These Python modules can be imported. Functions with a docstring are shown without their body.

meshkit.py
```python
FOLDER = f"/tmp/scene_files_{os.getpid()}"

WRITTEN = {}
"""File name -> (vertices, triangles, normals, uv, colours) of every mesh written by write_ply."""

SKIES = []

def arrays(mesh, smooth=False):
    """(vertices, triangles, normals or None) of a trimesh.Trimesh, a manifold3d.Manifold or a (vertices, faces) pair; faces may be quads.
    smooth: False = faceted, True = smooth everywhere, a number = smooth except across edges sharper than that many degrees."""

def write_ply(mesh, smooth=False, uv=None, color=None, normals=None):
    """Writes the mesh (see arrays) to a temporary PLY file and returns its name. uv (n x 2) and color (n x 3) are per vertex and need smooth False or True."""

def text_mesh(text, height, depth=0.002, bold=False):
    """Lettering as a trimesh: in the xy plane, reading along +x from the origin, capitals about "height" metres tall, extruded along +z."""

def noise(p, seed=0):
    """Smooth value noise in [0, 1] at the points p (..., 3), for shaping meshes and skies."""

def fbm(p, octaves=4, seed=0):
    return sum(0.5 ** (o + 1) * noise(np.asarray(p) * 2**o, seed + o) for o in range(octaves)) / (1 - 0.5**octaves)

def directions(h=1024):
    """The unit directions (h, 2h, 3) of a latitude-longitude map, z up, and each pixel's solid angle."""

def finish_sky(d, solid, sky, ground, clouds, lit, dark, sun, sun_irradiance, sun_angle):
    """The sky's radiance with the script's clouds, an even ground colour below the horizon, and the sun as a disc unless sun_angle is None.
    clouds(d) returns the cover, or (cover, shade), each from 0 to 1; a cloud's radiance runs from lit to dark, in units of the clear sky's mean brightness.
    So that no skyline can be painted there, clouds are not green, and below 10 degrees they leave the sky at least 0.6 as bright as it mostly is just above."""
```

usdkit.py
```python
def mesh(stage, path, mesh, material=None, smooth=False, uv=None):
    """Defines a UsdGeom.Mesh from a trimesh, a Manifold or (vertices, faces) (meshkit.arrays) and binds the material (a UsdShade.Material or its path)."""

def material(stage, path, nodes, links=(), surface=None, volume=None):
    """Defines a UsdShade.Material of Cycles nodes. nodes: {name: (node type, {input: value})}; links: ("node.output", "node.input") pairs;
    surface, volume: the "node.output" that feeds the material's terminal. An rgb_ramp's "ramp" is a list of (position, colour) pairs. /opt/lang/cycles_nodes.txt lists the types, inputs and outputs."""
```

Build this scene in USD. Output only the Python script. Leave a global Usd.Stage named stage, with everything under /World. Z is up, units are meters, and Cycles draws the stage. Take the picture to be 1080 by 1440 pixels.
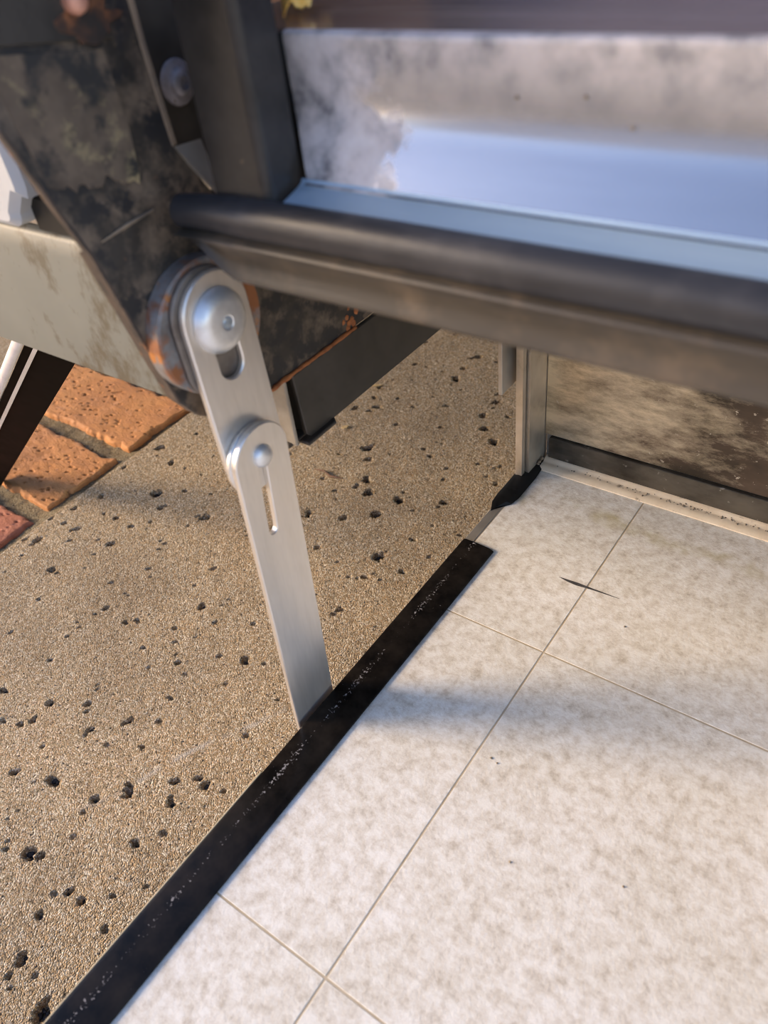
import math, random
import numpy as np, trimesh, manifold3d as m3
import usdkit, meshkit
from pxr import Usd, UsdGeom, UsdLux, UsdShade, Gf, Sdf

stage = Usd.Stage.CreateInMemory()
UsdGeom.SetStageUpAxis(stage, UsdGeom.Tokens.z)
UsdGeom.SetStageMetersPerUnit(stage, 1.0)
UsdGeom.Xform.Define(stage, '/World')
UsdGeom.Scope.Define(stage, '/World/Looks')
RNG = np.random.default_rng(7)

# ------------------------------------------------------------------ camera
CAM = np.array([0.0, 0.0, 0.46])
RIGHT = np.array([0.81182365, 0.57483981, -0.10247712])
DOWN = np.array([0.31434831, -0.5781676, -0.75293251])
FWD = np.array([-0.49206453, 0.57903491, -0.65007005])
F_PX = 1098.74
cam = UsdGeom.Camera.Define(stage, '/World/camera')
cam.CreateFocalLengthAttr(26.0)
cam.CreateHorizontalApertureAttr(26.0 * 1080 / F_PX)
cam.CreateVerticalApertureAttr(26.0 * 1440 / F_PX)
cam.CreateFStopAttr(26.0 / 2.6)                 # a 2.6 mm wide lens opening
cam.CreateFocusDistanceAttr(0.50)
cam.CreateClippingRangeAttr(Gf.Vec2f(0.01, 1000.0))
cam.CreateExposureAttr(0.97)
cam.AddTransformOp().Set(Gf.Matrix4d(*RIGHT, 0, *(-DOWN), 0, *(-FWD), 0, *CAM, 1))

# ------------------------------------------------------------------ sky and low soft sun
SUN_AZ, SUN_EL = math.radians(-119.0), math.radians(21.0)   # azimuth from +y towards +x
SKY_STRENGTH, SUN_POWER, SUN_ANGLE = 0.165, 9.0, 17.0
sky_m = usdkit.material(stage, '/World/Looks/sky_look', {
    "s": ("sky_texture", {"sky_type": "single_scattering", "sun_disc": False, "sun_elevation": SUN_EL, "sun_rotation": SUN_AZ,
                          "air_density": 1.0, "aerosol_density": 0.5, "ozone_density": 1.6}),
    "t": ("mix_color", {"blend_type": "multiply", "fac": 1.0, "b": (1.06, 0.95, 1.0), "use_clamp": False}),
    "b": ("background_shader", {"strength": SKY_STRENGTH})}, [("s.color", "t.a"), ("t.result", "b.color")], surface="b.background")
dome = UsdLux.DomeLight.Define(stage, '/World/sky')
dome.CreateIntensityAttr(1.0)
UsdShade.MaterialBindingAPI.Apply(dome.GetPrim()).Bind(sky_m)
sun = UsdLux.DistantLight.Define(stage, '/World/sun')
sun.CreateIntensityAttr(SUN_POWER)
sun.CreateAngleAttr(SUN_ANGLE)
sun.CreateColorAttr(Gf.Vec3f(1.0, 0.745, 0.46))
_d = np.array([math.sin(SUN_AZ) * math.cos(SUN_EL), math.cos(SUN_AZ) * math.cos(SUN_EL), math.sin(SUN_EL)])
_x = np.cross([0, 0, 1.0], _d); _x /= np.linalg.norm(_x); _y = np.cross(_d, _x)
sun.AddTransformOp().Set(Gf.Matrix4d(*_x, 0, *_y, 0, *_d, 0, 0, 0, 0, 1))

# ------------------------------------------------------------------ materials
def look(name, nodes, links, surface="p.BSDF"):
    return usdkit.material(stage, '/World/Looks/' + name, {"g": ("geometry", {}), **nodes}, links, surface=surface)

def noise_nodes(key, scale, detail=4, rough=0.6, stretch=(1, 1, 1), dist=0.0, off=(0, 0, 0)):
    n = {key + "_m": ("mapping", {"scale": stretch, "location": off}),
         key: ("noise_texture", {"scale": scale, "detail": detail, "roughness": rough, "distortion": dist})}
    return n, [("g.position", key + "_m.vector"), (key + "_m.vector", key + ".vector")]

def mottled(name, ramp, scale, rough=(0.4, 0.6), metallic=0.0, bump=0.0, bump_scale=None, stretch=(1, 1, 1), spots=None, detail=5, spec=0.5,
            contrast=0.6, coat=0.0):
    """A surface whose colour runs over a ramp by noise. spots: (ramp position from, to, colour, scale) of a second patchy layer (rust, dust)."""
    N, L = noise_nodes("n1", scale, detail, contrast, stretch)
    N["r1"] = ("rgb_ramp", {"ramp": ramp}); L.append(("n1.fac", "r1.fac"))
    out = "r1.color"
    N["mr"] = ("map_range", {"from_min": 0.3, "from_max": 0.7, "to_min": rough[0], "to_max": rough[1]}); L.append(("n1.fac", "mr.value"))
    N["p"] = ("principled_bsdf", {"metallic": metallic, "specular_ior_level": spec, "coat_weight": coat}); L.append(("mr.result", "p.roughness"))
    for i, (lo, hi, col, sc) in enumerate(spots or []):
        k = f"s{i}"
        n, l = noise_nodes(k, sc, 6, 0.65, off=(3.1 * i + 1.7, 0.3, 2.2)); N.update(n); L += l
        N[k + "r"] = ("map_range", {"from_min": lo, "from_max": hi, "clamp": True}); L.append((k + ".fac", k + "r.value"))
        N[k + "x"] = ("mix_color", {"b": col}); L += [(k + "r.result", k + "x.fac"), (out, k + "x.a")]
        out = k + "x.result"
    L.append((out, "p.base_color"))
    if bump:
        n, l = noise_nodes("nb", bump_scale or scale * 3, 4, 0.6, stretch); N.update(n); L += l
        N["bp"] = ("bump", {"strength": 1.0, "distance": bump}); L += [("nb.fac", "bp.height"), ("bp.normal", "p.normal")]
    return look(name, N, L)

def sand_look(name, dark, mid, light, warm, base_scale=5):
    """Sand-finished concrete: grains about a millimetre across in tan, brown, white and orange."""
    N, L = noise_nodes("lo", base_scale, 4, 0.6)
    N["v"] = ("voronoi_texture", {"scale": 1050.0, "feature": "f1"}); L.append(("g.position", "v.vector"))
    N["v2"] = ("voronoi_texture", {"scale": 620.0, "feature": "f1"}); L.append(("g.position", "v2.vector"))
    N["sc"] = ("separate_color", {}); L.append(("v.color", "sc.color"))
    N["sc2"] = ("separate_color", {}); L.append(("v2.color", "sc2.color"))
    N["r"] = ("rgb_ramp", {"ramp": [(0.0, dark), (0.22, mid), (0.55, mid), (0.74, warm), (0.88, light), (1.0, light)]}); L.append(("sc.r", "r.fac"))
    N["r2"] = ("rgb_ramp", {"ramp": [(0.0, dark), (0.3, mid), (0.7, mid), (1.0, light)]}); L.append(("sc2.r", "r2.fac"))
    N["m2"] = ("mix_color", {"fac": 0.35}); L += [("r.color", "m2.a"), ("r2.color", "m2.b")]
    N["lr"] = ("rgb_ramp", {"ramp": [(0.3, (0.72, 0.70, 0.68)), (0.55, (1.0, 0.98, 0.95)), (0.75, (1.12, 1.02, 0.9))]}); L.append(("lo.fac", "lr.fac"))
    N["m3"] = ("mix_color", {"blend_type": "multiply", "fac": 1.0}); L += [("m2.result", "m3.a"), ("lr.color", "m3.b")]
    # a faint pale drag mark over the sand (a per-vertex mask on the slab; zero elsewhere)
    N["at"] = ("attribute", {"attribute": "streak"})
    N["m4"] = ("mix_color", {"b": (0.62, 0.56, 0.48)}); L += [("at.fac", "m4.fac"), ("m3.result", "m4.a")]
    N["v3"] = ("voronoi_texture", {"scale": 480.0, "feature": "f1"}); L.append(("g.position", "v3.vector"))
    N["sc3"] = ("separate_color", {}); L.append(("v3.color", "sc3.color"))
    N["dk"] = ("map_range", {"from_min": 0.93, "from_max": 0.96, "clamp": True}); L.append(("sc3.r", "dk.value"))
    N["nr"] = ("map_range", {"from_min": 0.30, "from_max": 0.42, "to_min": 1.0, "to_max": 0.0, "clamp": True}); L.append(("v3.distance", "nr.value"))
    N["dm"] = ("math", {"math_type": "multiply"}); L += [("dk.result", "dm.value1"), ("nr.result", "dm.value2")]
    N["m5"] = ("mix_color", {"b": (0.055, 0.045, 0.038)}); L += [("dm.value", "m5.fac"), ("m4.result", "m5.a")]
    N["p"] = ("principled_bsdf", {"roughness": 0.75, "specular_ior_level": 0.45}); L.append(("m5.result", "p.base_color"))
    N["inv"] = ("math", {"math_type": "subtract", "value1": 1.0}); L.append(("v.distance", "inv.value2"))
    N["ad"] = ("math", {"math_type": "add"}); L += [("inv.value", "ad.value1"), ("sc2.g", "ad.value2")]
    N["bp"] = ("bump", {"strength": 1.0, "distance": 0.0014}); L += [("ad.value", "bp.height"), ("bp.normal", "p.normal")]
    return look(name, N, L)

M = {}
M['sand'] = sand_look('sand_concrete', (0.085, 0.055, 0.028), (0.485, 0.365, 0.215), (0.98, 0.90, 0.73), (0.66, 0.40, 0.17))
M['mortar'] = sand_look('mortar_sand', (0.10, 0.08, 0.045), (0.31, 0.25, 0.145), (0.55, 0.48, 0.33), (0.38, 0.28, 0.14))
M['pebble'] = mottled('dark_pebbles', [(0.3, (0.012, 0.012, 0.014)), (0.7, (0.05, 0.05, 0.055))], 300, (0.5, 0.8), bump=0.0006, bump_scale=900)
M['brick'] = mottled('terracotta_brick', [(0.25, (0.43, 0.18, 0.058)), (0.5, (0.60, 0.26, 0.082)), (0.75, (0.68, 0.33, 0.12))], 14, (0.65, 0.85), bump=0.0010, bump_scale=320,
                     spots=[(0.62, 0.70, (0.25, 0.09, 0.045), 160), (0.60, 0.75, (0.70, 0.36, 0.18), 40)], stretch=(1, 1.6, 1))
M['brick_red'] = mottled('dark_red_brick', [(0.25, (0.26, 0.085, 0.05)), (0.5, (0.46, 0.16, 0.08)), (0.75, (0.55, 0.22, 0.12))], 18, (0.65, 0.85), bump=0.0009, bump_scale=260,
                         spots=[(0.60, 0.70, (0.22, 0.10, 0.09), 60), (0.62, 0.72, (0.55, 0.36, 0.29), 50)])
def vinyl():
    N, L = noise_nodes("n1", 140, 5, 0.7)
    N["r1"] = ("rgb_ramp", {"ramp": [(0.3, (0.58, 0.515, 0.42)), (0.46, (0.79, 0.74, 0.65)), (0.60, (0.91, 0.885, 0.82))]}); L.append(("n1.fac", "r1.fac"))
    n, l = noise_nodes("n2", 14, 4, 0.6, off=(4, 1, 2)); N.update(n); L += l
    N["r2"] = ("rgb_ramp", {"ramp": [(0.3, (0.90, 0.885, 0.84)), (0.7, (1.0, 1.0, 1.0))]}); L.append(("n2.fac", "r2.fac"))
    N["m"] = ("mix_color", {"blend_type": "multiply", "fac": 1.0}); L += [("r1.color", "m.a"), ("r2.color", "m.b")]
    # yellowish tide mark along the back of the floor
    N["sx"] = ("separate_xyz", {}); L.append(("g.position", "sx.vector"))
    n, l = noise_nodes("n3", 22, 4, 0.6, off=(1, 7, 2)); N.update(n); L += l
    N["a1"] = ("math", {"math_type": "multiply_add", "value2": 0.045, "value3": -0.0225}); L.append(("n3.fac", "a1.value1"))
    N["a2"] = ("math", {"math_type": "add"}); L += [("sx.y", "a2.value1"), ("a1.value", "a2.value2")]
    N["a3"] = ("math", {"math_type": "subtract", "value2": 0.386}); L.append(("a2.value", "a3.value1"))
    N["a4"] = ("math", {"math_type": "absolute"}); L.append(("a3.value", "a4.value1"))
    N["a5"] = ("map_range", {"from_min": 0.0, "from_max": 0.009, "to_min": 1.0, "to_max": 0.0, "clamp": True}); L.append(("a4.value", "a5.value"))
    n, l = noise_nodes("n4", 45, 3, 0.6, off=(9, 7, 2)); N.update(n); L += l
    N["a6"] = ("map_range", {"from_min": 0.42, "from_max": 0.62, "to_min": 0.0, "to_max": 0.8, "clamp": True}); L.append(("n4.fac", "a6.value"))
    N["a7"] = ("math", {"math_type": "multiply"}); L += [("a5.result", "a7.value1"), ("a6.result", "a7.value2")]
    N["my"] = ("mix_color", {"b": (0.50, 0.42, 0.20)}); L += [("a7.value", "my.fac"), ("m.result", "my.a")]
    N["p"] = ("principled_bsdf", {"roughness": 0.42, "specular_ior_level": 0.4}); L.append(("my.result", "p.base_color"))
    n, l = noise_nodes("nb", 500, 3, 0.6); N.update(n); L += l
    N["bp"] = ("bump", {"strength": 0.5, "distance": 0.0004}); L += [("nb.fac", "bp.height"), ("bp.normal", "p.normal")]
    return look('speckled_vinyl', N, L)
M['vinyl'] = vinyl()
M['groove'] = mottled('groove_dirt', [(0.3, (0.46, 0.37, 0.24)), (0.7, (0.62, 0.52, 0.37))], 60, (0.7, 0.9))
def trim_look():
    N, L = noise_nodes("n1", 60, 5, 0.6)
    N["r1"] = ("rgb_ramp", {"ramp": [(0.35, (0.004, 0.0035, 0.003)), (0.75, (0.020, 0.015, 0.011))]}); L.append(("n1.fac", "r1.fac"))
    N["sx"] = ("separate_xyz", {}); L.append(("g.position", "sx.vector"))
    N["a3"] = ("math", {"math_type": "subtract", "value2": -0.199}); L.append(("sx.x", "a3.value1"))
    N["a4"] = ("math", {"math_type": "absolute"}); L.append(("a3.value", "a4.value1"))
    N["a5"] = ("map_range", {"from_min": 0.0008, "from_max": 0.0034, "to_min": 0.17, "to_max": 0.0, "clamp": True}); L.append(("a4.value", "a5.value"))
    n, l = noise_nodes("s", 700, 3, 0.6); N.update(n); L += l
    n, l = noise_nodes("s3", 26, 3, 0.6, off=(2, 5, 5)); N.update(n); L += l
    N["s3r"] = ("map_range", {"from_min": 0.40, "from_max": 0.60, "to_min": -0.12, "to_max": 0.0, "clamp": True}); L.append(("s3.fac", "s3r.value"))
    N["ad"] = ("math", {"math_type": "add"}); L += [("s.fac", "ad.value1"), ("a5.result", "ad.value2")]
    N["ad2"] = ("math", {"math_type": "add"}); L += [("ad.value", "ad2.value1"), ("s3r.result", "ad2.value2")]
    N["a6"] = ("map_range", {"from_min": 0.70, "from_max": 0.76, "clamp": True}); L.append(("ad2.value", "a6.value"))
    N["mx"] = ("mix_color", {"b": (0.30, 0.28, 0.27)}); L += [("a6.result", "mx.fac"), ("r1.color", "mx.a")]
    N["rr"] = ("map_range", {"from_min": 0.3, "from_max": 0.7, "to_min": 0.14, "to_max": 0.30}); L.append(("n1.fac", "rr.value"))
    N["p"] = ("principled_bsdf", {"specular_ior_level": 0.25}); L += [("mx.result", "p.base_color"), ("rr.result", "p.roughness")]
    return look('black_trim_plastic', N, L)
M['trim'] = trim_look()
M['lit_edge'] = mottled('tan_lit_edge', [(0.3, (0.42, 0.34, 0.20)), (0.7, (0.55, 0.46, 0.30))], 60, (0.5, 0.7))  # tan of the sunlit trim edge, put into the colour
M['black_plastic'] = mottled('black_plastic', [(0.3, (0.005, 0.005, 0.005)), (0.7, (0.014, 0.013, 0.012))], 80, (0.3, 0.5), spec=0.2)
M['core'] = mottled('panel_core', [(0.3, (0.20, 0.18, 0.15)), (0.7, (0.32, 0.30, 0.26))], 60, (0.6, 0.8))
M['strap'] = mottled('satin_steel', [(0.3, (0.72, 0.67, 0.60)), (0.7, (0.80, 0.75, 0.68))], 40, (0.29, 0.36), metallic=0.85, bump=0.00008, bump_scale=400, stretch=(1, 1, 0.15))
M['zinc'] = mottled('zinc_bolt', [(0.3, (0.70, 0.71, 0.71)), (0.7, (0.80, 0.81, 0.81))], 80, (0.32, 0.42), metallic=0.85)
M['dull_zinc'] = mottled('dull_zinc', [(0.3, (0.16, 0.15, 0.16)), (0.7, (0.34, 0.32, 0.34))], 200, (0.4, 0.6), metallic=0.6, spots=[(0.6, 0.7, (0.14, 0.10, 0.08), 300)])
M['spacer'] = mottled('dull_spacer', [(0.3, (0.13, 0.11, 0.095)), (0.7, (0.26, 0.23, 0.2))], 90, (0.4, 0.6), metallic=0.7)
M['rust_disc'] = mottled('rusty_disc', [(0.3, (0.09, 0.072, 0.06)), (0.6, (0.27, 0.26, 0.25))], 50, (0.45, 0.7), metallic=0.3,
                         spots=[(0.46, 0.56, (0.28, 0.108, 0.042), 50), (0.57, 0.65, (0.48, 0.19, 0.045), 90)], bump=0.0004, bump_scale=300)
M['chassis'] = mottled('chassis_black', [(0.3, (0.013, 0.011, 0.009)), (0.7, (0.042, 0.035, 0.028))], 40, (0.35, 0.6), bump=0.0003, bump_scale=200,
                       spots=[(0.44, 0.62, (0.14, 0.105, 0.075), 60), (0.49, 0.57, (0.016, 0.015, 0.015), 85), (0.66, 0.74, (0.20, 0.145, 0.075), 150), (0.66, 0.74, (0.22, 0.085, 0.03), 48)])
M['chassis_dusty'] = mottled('chassis_dusty', [(0.3, (0.05, 0.036, 0.026)), (0.7, (0.17, 0.125, 0.085))], 45, (0.5, 0.7), bump=0.0003, bump_scale=200,
                             spots=[(0.54, 0.66, (0.28, 0.22, 0.12), 70), (0.50, 0.60, (0.022, 0.02, 0.018), 62)])
M['chassis_plain'] = mottled('chassis_plain', [(0.3, (0.016, 0.014, 0.011)), (0.7, (0.050, 0.041, 0.032))], 30, (0.4, 0.6), bump=0.0002, bump_scale=150,
                             spots=[(0.66, 0.76, (0.10, 0.085, 0.065), 60)])
M['rust'] = mottled('rust_seam', [(0.3, (0.20, 0.06, 0.018)), (0.7, (0.46, 0.165, 0.05))], 120, (0.7, 0.9), bump=0.001, bump_scale=400)
M['rust_bleed'] = mottled('rust_bleed', [(0.40, (0.02, 0.015, 0.012)), (0.54, (0.07, 0.03, 0.015)), (0.68, (0.26, 0.10, 0.035))], 110, (0.6, 0.8), bump=0.0003, bump_scale=300)
M['rust_edge'] = mottled('rust_edge', [(0.35, (0.022, 0.018, 0.015)), (0.62, (0.095, 0.065, 0.045))], 60, (0.6, 0.8), bump=0.0004, bump_scale=300,
                         spots=[(0.58, 0.7, (0.34, 0.13, 0.04), 90)])
M['bare_edge'] = mottled('bare_edge', [(0.35, (0.15, 0.12, 0.095)), (0.7, (0.36, 0.27, 0.18))], 60, (0.4, 0.6), metallic=0.3)
M['post'] = mottled('black_post_paint', [(0.3, (0.012, 0.011, 0.010)), (0.7, (0.035, 0.031, 0.028))], 30, (0.22, 0.34), bump=0.0001, bump_scale=200,
                    spots=[(0.70, 0.76, (0.16, 0.11, 0.07), 120)])
def sill_alu():
    N, L = noise_nodes("n1", 40, 4, 0.6, stretch=(0.12, 1, 1))
    N["r1"] = ("rgb_ramp", {"ramp": [(0.3, (0.29, 0.305, 0.34)), (0.7, (0.36, 0.375, 0.41))]}); L.append(("n1.fac", "r1.fac"))
    # white-grey oxide bloom at the left end, with a ragged edge
    N["sx"] = ("separate_xyz", {}); L.append(("g.position", "sx.vector"))
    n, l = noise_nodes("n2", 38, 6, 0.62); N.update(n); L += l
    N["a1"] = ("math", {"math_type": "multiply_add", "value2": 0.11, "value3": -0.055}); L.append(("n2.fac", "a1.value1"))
    N["a2"] = ("math", {"math_type": "add"}); L += [("sx.x", "a2.value1"), ("a1.value", "a2.value2")]
    N["ox"] = ("map_range", {"from_min": -0.147, "from_max": -0.138, "to_min": 1.0, "to_max": 0.0, "clamp": True}); L.append(("a2.value", "ox.value"))
    # beige reflection painted over the top of the face as a pale film
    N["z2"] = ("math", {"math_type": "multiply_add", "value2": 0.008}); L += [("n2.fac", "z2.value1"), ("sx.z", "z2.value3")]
    N["beige_refl"] = ("map_range", {"from_min": 0.4060, "from_max": 0.4250, "to_min": 0.0, "to_max": 0.75, "clamp": True}); L.append(("z2.value", "beige_refl.value"))
    N["mx"] = ("math", {"math_type": "maximum"}); L += [("ox.result", "mx.value1"), ("beige_refl.result", "mx.value2")]
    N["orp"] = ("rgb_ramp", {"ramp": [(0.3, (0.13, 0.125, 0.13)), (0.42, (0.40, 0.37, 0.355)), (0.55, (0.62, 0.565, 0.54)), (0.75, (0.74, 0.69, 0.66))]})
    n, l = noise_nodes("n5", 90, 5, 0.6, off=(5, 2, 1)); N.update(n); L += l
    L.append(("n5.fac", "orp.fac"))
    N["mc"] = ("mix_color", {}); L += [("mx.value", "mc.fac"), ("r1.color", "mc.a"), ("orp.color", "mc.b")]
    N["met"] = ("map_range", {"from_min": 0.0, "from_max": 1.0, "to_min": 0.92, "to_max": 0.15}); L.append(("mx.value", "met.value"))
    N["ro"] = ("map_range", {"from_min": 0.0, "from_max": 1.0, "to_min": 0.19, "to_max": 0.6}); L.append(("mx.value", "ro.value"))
    N["p"] = ("principled_bsdf", {}); L += [("mc.result", "p.base_color"), ("met.result", "p.metallic"), ("ro.result", "p.roughness")]
    n, l = noise_nodes("nb", 60, 3, 0.5, stretch=(0.1, 1, 1)); N.update(n); L += l
    N["bp"] = ("bump", {"strength": 0.6, "distance": 0.0001}); L += [("nb.fac", "bp.height"), ("bp.normal", "p.normal")]
    return look('sill_aluminium', N, L)
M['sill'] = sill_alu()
M['deck'] = mottled('deck_aluminium', [(0.3, (0.48, 0.46, 0.47)), (0.7, (0.58, 0.56, 0.57))], 30, (0.16, 0.26), metallic=0.95, stretch=(0.2, 1, 1), bump=0.0001, bump_scale=120)
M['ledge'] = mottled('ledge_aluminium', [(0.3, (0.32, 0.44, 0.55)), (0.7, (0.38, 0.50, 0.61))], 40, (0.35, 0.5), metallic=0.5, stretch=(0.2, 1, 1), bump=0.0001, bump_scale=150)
def wall_look():
    N, L = noise_nodes("n1", 30, 5, 0.6, stretch=(0.6, 1, 1))
    N["r1"] = ("rgb_ramp", {"ramp": [(0.3, (0.62, 0.51, 0.34)), (0.7, (0.82, 0.70, 0.50))]}); L.append(("n1.fac", "r1.fac"))
    N["sx"] = ("separate_xyz", {}); L.append(("g.position", "sx.vector"))
    n, l = noise_nodes("n2", 60, 7, 0.72, stretch=(0.45, 1, 1.2), off=(2, 1, 4)); N.update(n); L += l
    # brown grime smears low down; dark reflection painted in towards the right
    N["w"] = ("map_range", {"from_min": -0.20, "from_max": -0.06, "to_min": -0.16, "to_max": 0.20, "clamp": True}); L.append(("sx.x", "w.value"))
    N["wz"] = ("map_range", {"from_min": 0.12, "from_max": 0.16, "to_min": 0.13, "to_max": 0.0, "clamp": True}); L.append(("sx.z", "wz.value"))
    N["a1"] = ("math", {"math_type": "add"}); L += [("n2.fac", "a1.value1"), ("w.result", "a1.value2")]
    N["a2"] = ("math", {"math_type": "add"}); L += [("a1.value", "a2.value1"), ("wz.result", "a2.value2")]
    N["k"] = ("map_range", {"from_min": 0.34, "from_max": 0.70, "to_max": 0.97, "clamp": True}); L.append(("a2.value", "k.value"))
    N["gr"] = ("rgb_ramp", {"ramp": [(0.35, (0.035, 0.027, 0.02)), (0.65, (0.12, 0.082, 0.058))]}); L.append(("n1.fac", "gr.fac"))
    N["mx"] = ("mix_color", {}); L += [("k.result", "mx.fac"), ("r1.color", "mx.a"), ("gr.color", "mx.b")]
    n, l = noise_nodes("n3", 240, 4, 0.6); N.update(n); L += l
    N["k3"] = ("map_range", {"from_min": 0.66, "from_max": 0.72, "clamp": True}); L.append(("n3.fac", "k3.value"))
    N["m3"] = ("mix_color", {"b": (0.55, 0.49, 0.38)}); L += [("k3.result", "m3.fac"), ("mx.result", "m3.a")]
    N["p"] = ("principled_bsdf", {"metallic": 0.7, "roughness": 0.36}); L.append(("m3.result", "p.base_color"))
    n, l = noise_nodes("nb", 90, 4, 0.6); N.update(n); L += l
    N["bp"] = ("bump", {"strength": 1.0, "distance": 0.0003}); L += [("nb.fac", "bp.height"), ("bp.normal", "p.normal")]
    return look('dusty_wall_aluminium', N, L)
M['wall_alu'] = wall_look()
M['kick'] = mottled('kick_plate_metal', [(0.3, (0.055, 0.048, 0.038)), (0.7, (0.17, 0.15, 0.118))], 40, (0.25, 0.45), metallic=0.75,
                    spots=[(0.62, 0.72, (0.40, 0.38, 0.33), 150)], stretch=(0.5, 1, 1))
M['post_alu'] = mottled('post_aluminium', [(0.3, (0.44, 0.385, 0.30)), (0.7, (0.60, 0.53, 0.43))], 50, (0.32, 0.48), metallic=0.8,
                        spots=[(0.69, 0.75, (0.7, 0.66, 0.58), 260)])
M['flange_alu'] = mottled('flange_aluminium', [(0.3, (0.32, 0.285, 0.24)), (0.7, (0.44, 0.40, 0.34))], 40, (0.4, 0.55), metallic=0.7)
M['beige'] = mottled('beige_moulding', [(0.3, (0.76, 0.61, 0.42)), (0.7, (0.90, 0.77, 0.57))], 60, (0.45, 0.6), spots=[(0.62, 0.72, (0.34, 0.26, 0.17), 120)])
M['crumb'] = mottled('grit', [(0.3, (0.10, 0.07, 0.045)), (0.7, (0.40, 0.32, 0.22))], 500, (0.7, 0.9))
def rubber_look(name, a, b, dust, rough=(0.42, 0.62)):
    return mottled(name, [(0.3, a), (0.7, b)], 35, rough, bump=0.0003, bump_scale=120, stretch=(0.25, 1, 1), spots=[(0.5, 0.75, dust, 30)])
M['rubber'] = rubber_look('seal_rubber', (0.012, 0.0125, 0.015), (0.028, 0.029, 0.034), (0.05, 0.049, 0.052), (0.40, 0.52))
M['rubber_flap'] = rubber_look('seal_flap_rubber', (0.028, 0.023, 0.017), (0.062, 0.050, 0.036), (0.13, 0.095, 0.062))
def skin_look():
    N, L = noise_nodes("n1", 9, 4, 0.6)
    N["r1"] = ("rgb_ramp", {"ramp": [(0.3, (0.125, 0.13, 0.112)), (0.7, (0.175, 0.18, 0.155))]}); L.append(("n1.fac", "r1.fac"))
    N["sx"] = ("separate_xyz", {}); L.append(("g.position", "sx.vector"))
    n, l = noise_nodes("n2", 70, 5, 0.65, stretch=(1, 1, 0.6)); N.update(n); L += l
    N["w"] = ("map_range", {"from_min": -0.36, "from_max": -0.235, "to_min": -0.08, "to_max": 0.17, "clamp": True}); L.append(("sx.x", "w.value"))
    N["ad"] = ("math", {"math_type": "add"}); L += [("n2.fac", "ad.value1"), ("w.result", "ad.value2")]
    N["k"] = ("map_range", {"from_min": 0.55, "from_max": 0.66, "to_max": 0.85, "clamp": True}); L.append(("ad.value", "k.value"))
    N["mx"] = ("mix_color", {"b": (0.085, 0.07, 0.042)}); L += [("k.result", "mx.fac"), ("r1.color", "mx.a")]
    N["p"] = ("principled_bsdf", {"roughness": 0.45}); L.append(("mx.result", "p.base_color"))
    return look('weathered_skin', N, L)
M['skin'] = skin_look()
M['white'] = mottled('white_gelcoat', [(0.3, (0.44, 0.46, 0.48)), (0.7, (0.50, 0.51, 0.52))], 20, (0.25, 0.35))
M['leg'] = mottled('leg_black', [(0.3, (0.003, 0.0027, 0.002)), (0.7, (0.006, 0.005, 0.0035))], 60, (0.35, 0.5), spec=0.02)
M['lit_leg_rim'] = mottled('lit_leg_rim', [(0.3, (0.62, 0.58, 0.50)), (0.7, (0.72, 0.68, 0.60))], 60, (0.4, 0.5), metallic=0.2)  # pale colour holds the light caught along the rim
M['chrome'] = mottled('polished_tube', [(0.3, (0.82, 0.82, 0.82)), (0.7, (0.88, 0.88, 0.88))], 60, (0.3, 0.4), metallic=0.3)
M['scrap'] = mottled('orange_scrap', [(0.3, (0.75, 0.28, 0.03)), (0.5, (0.95, 0.50, 0.08)), (0.7, (0.95, 0.66, 0.24))], 120, (0.5, 0.7), bump=0.0005, bump_scale=300)
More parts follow.
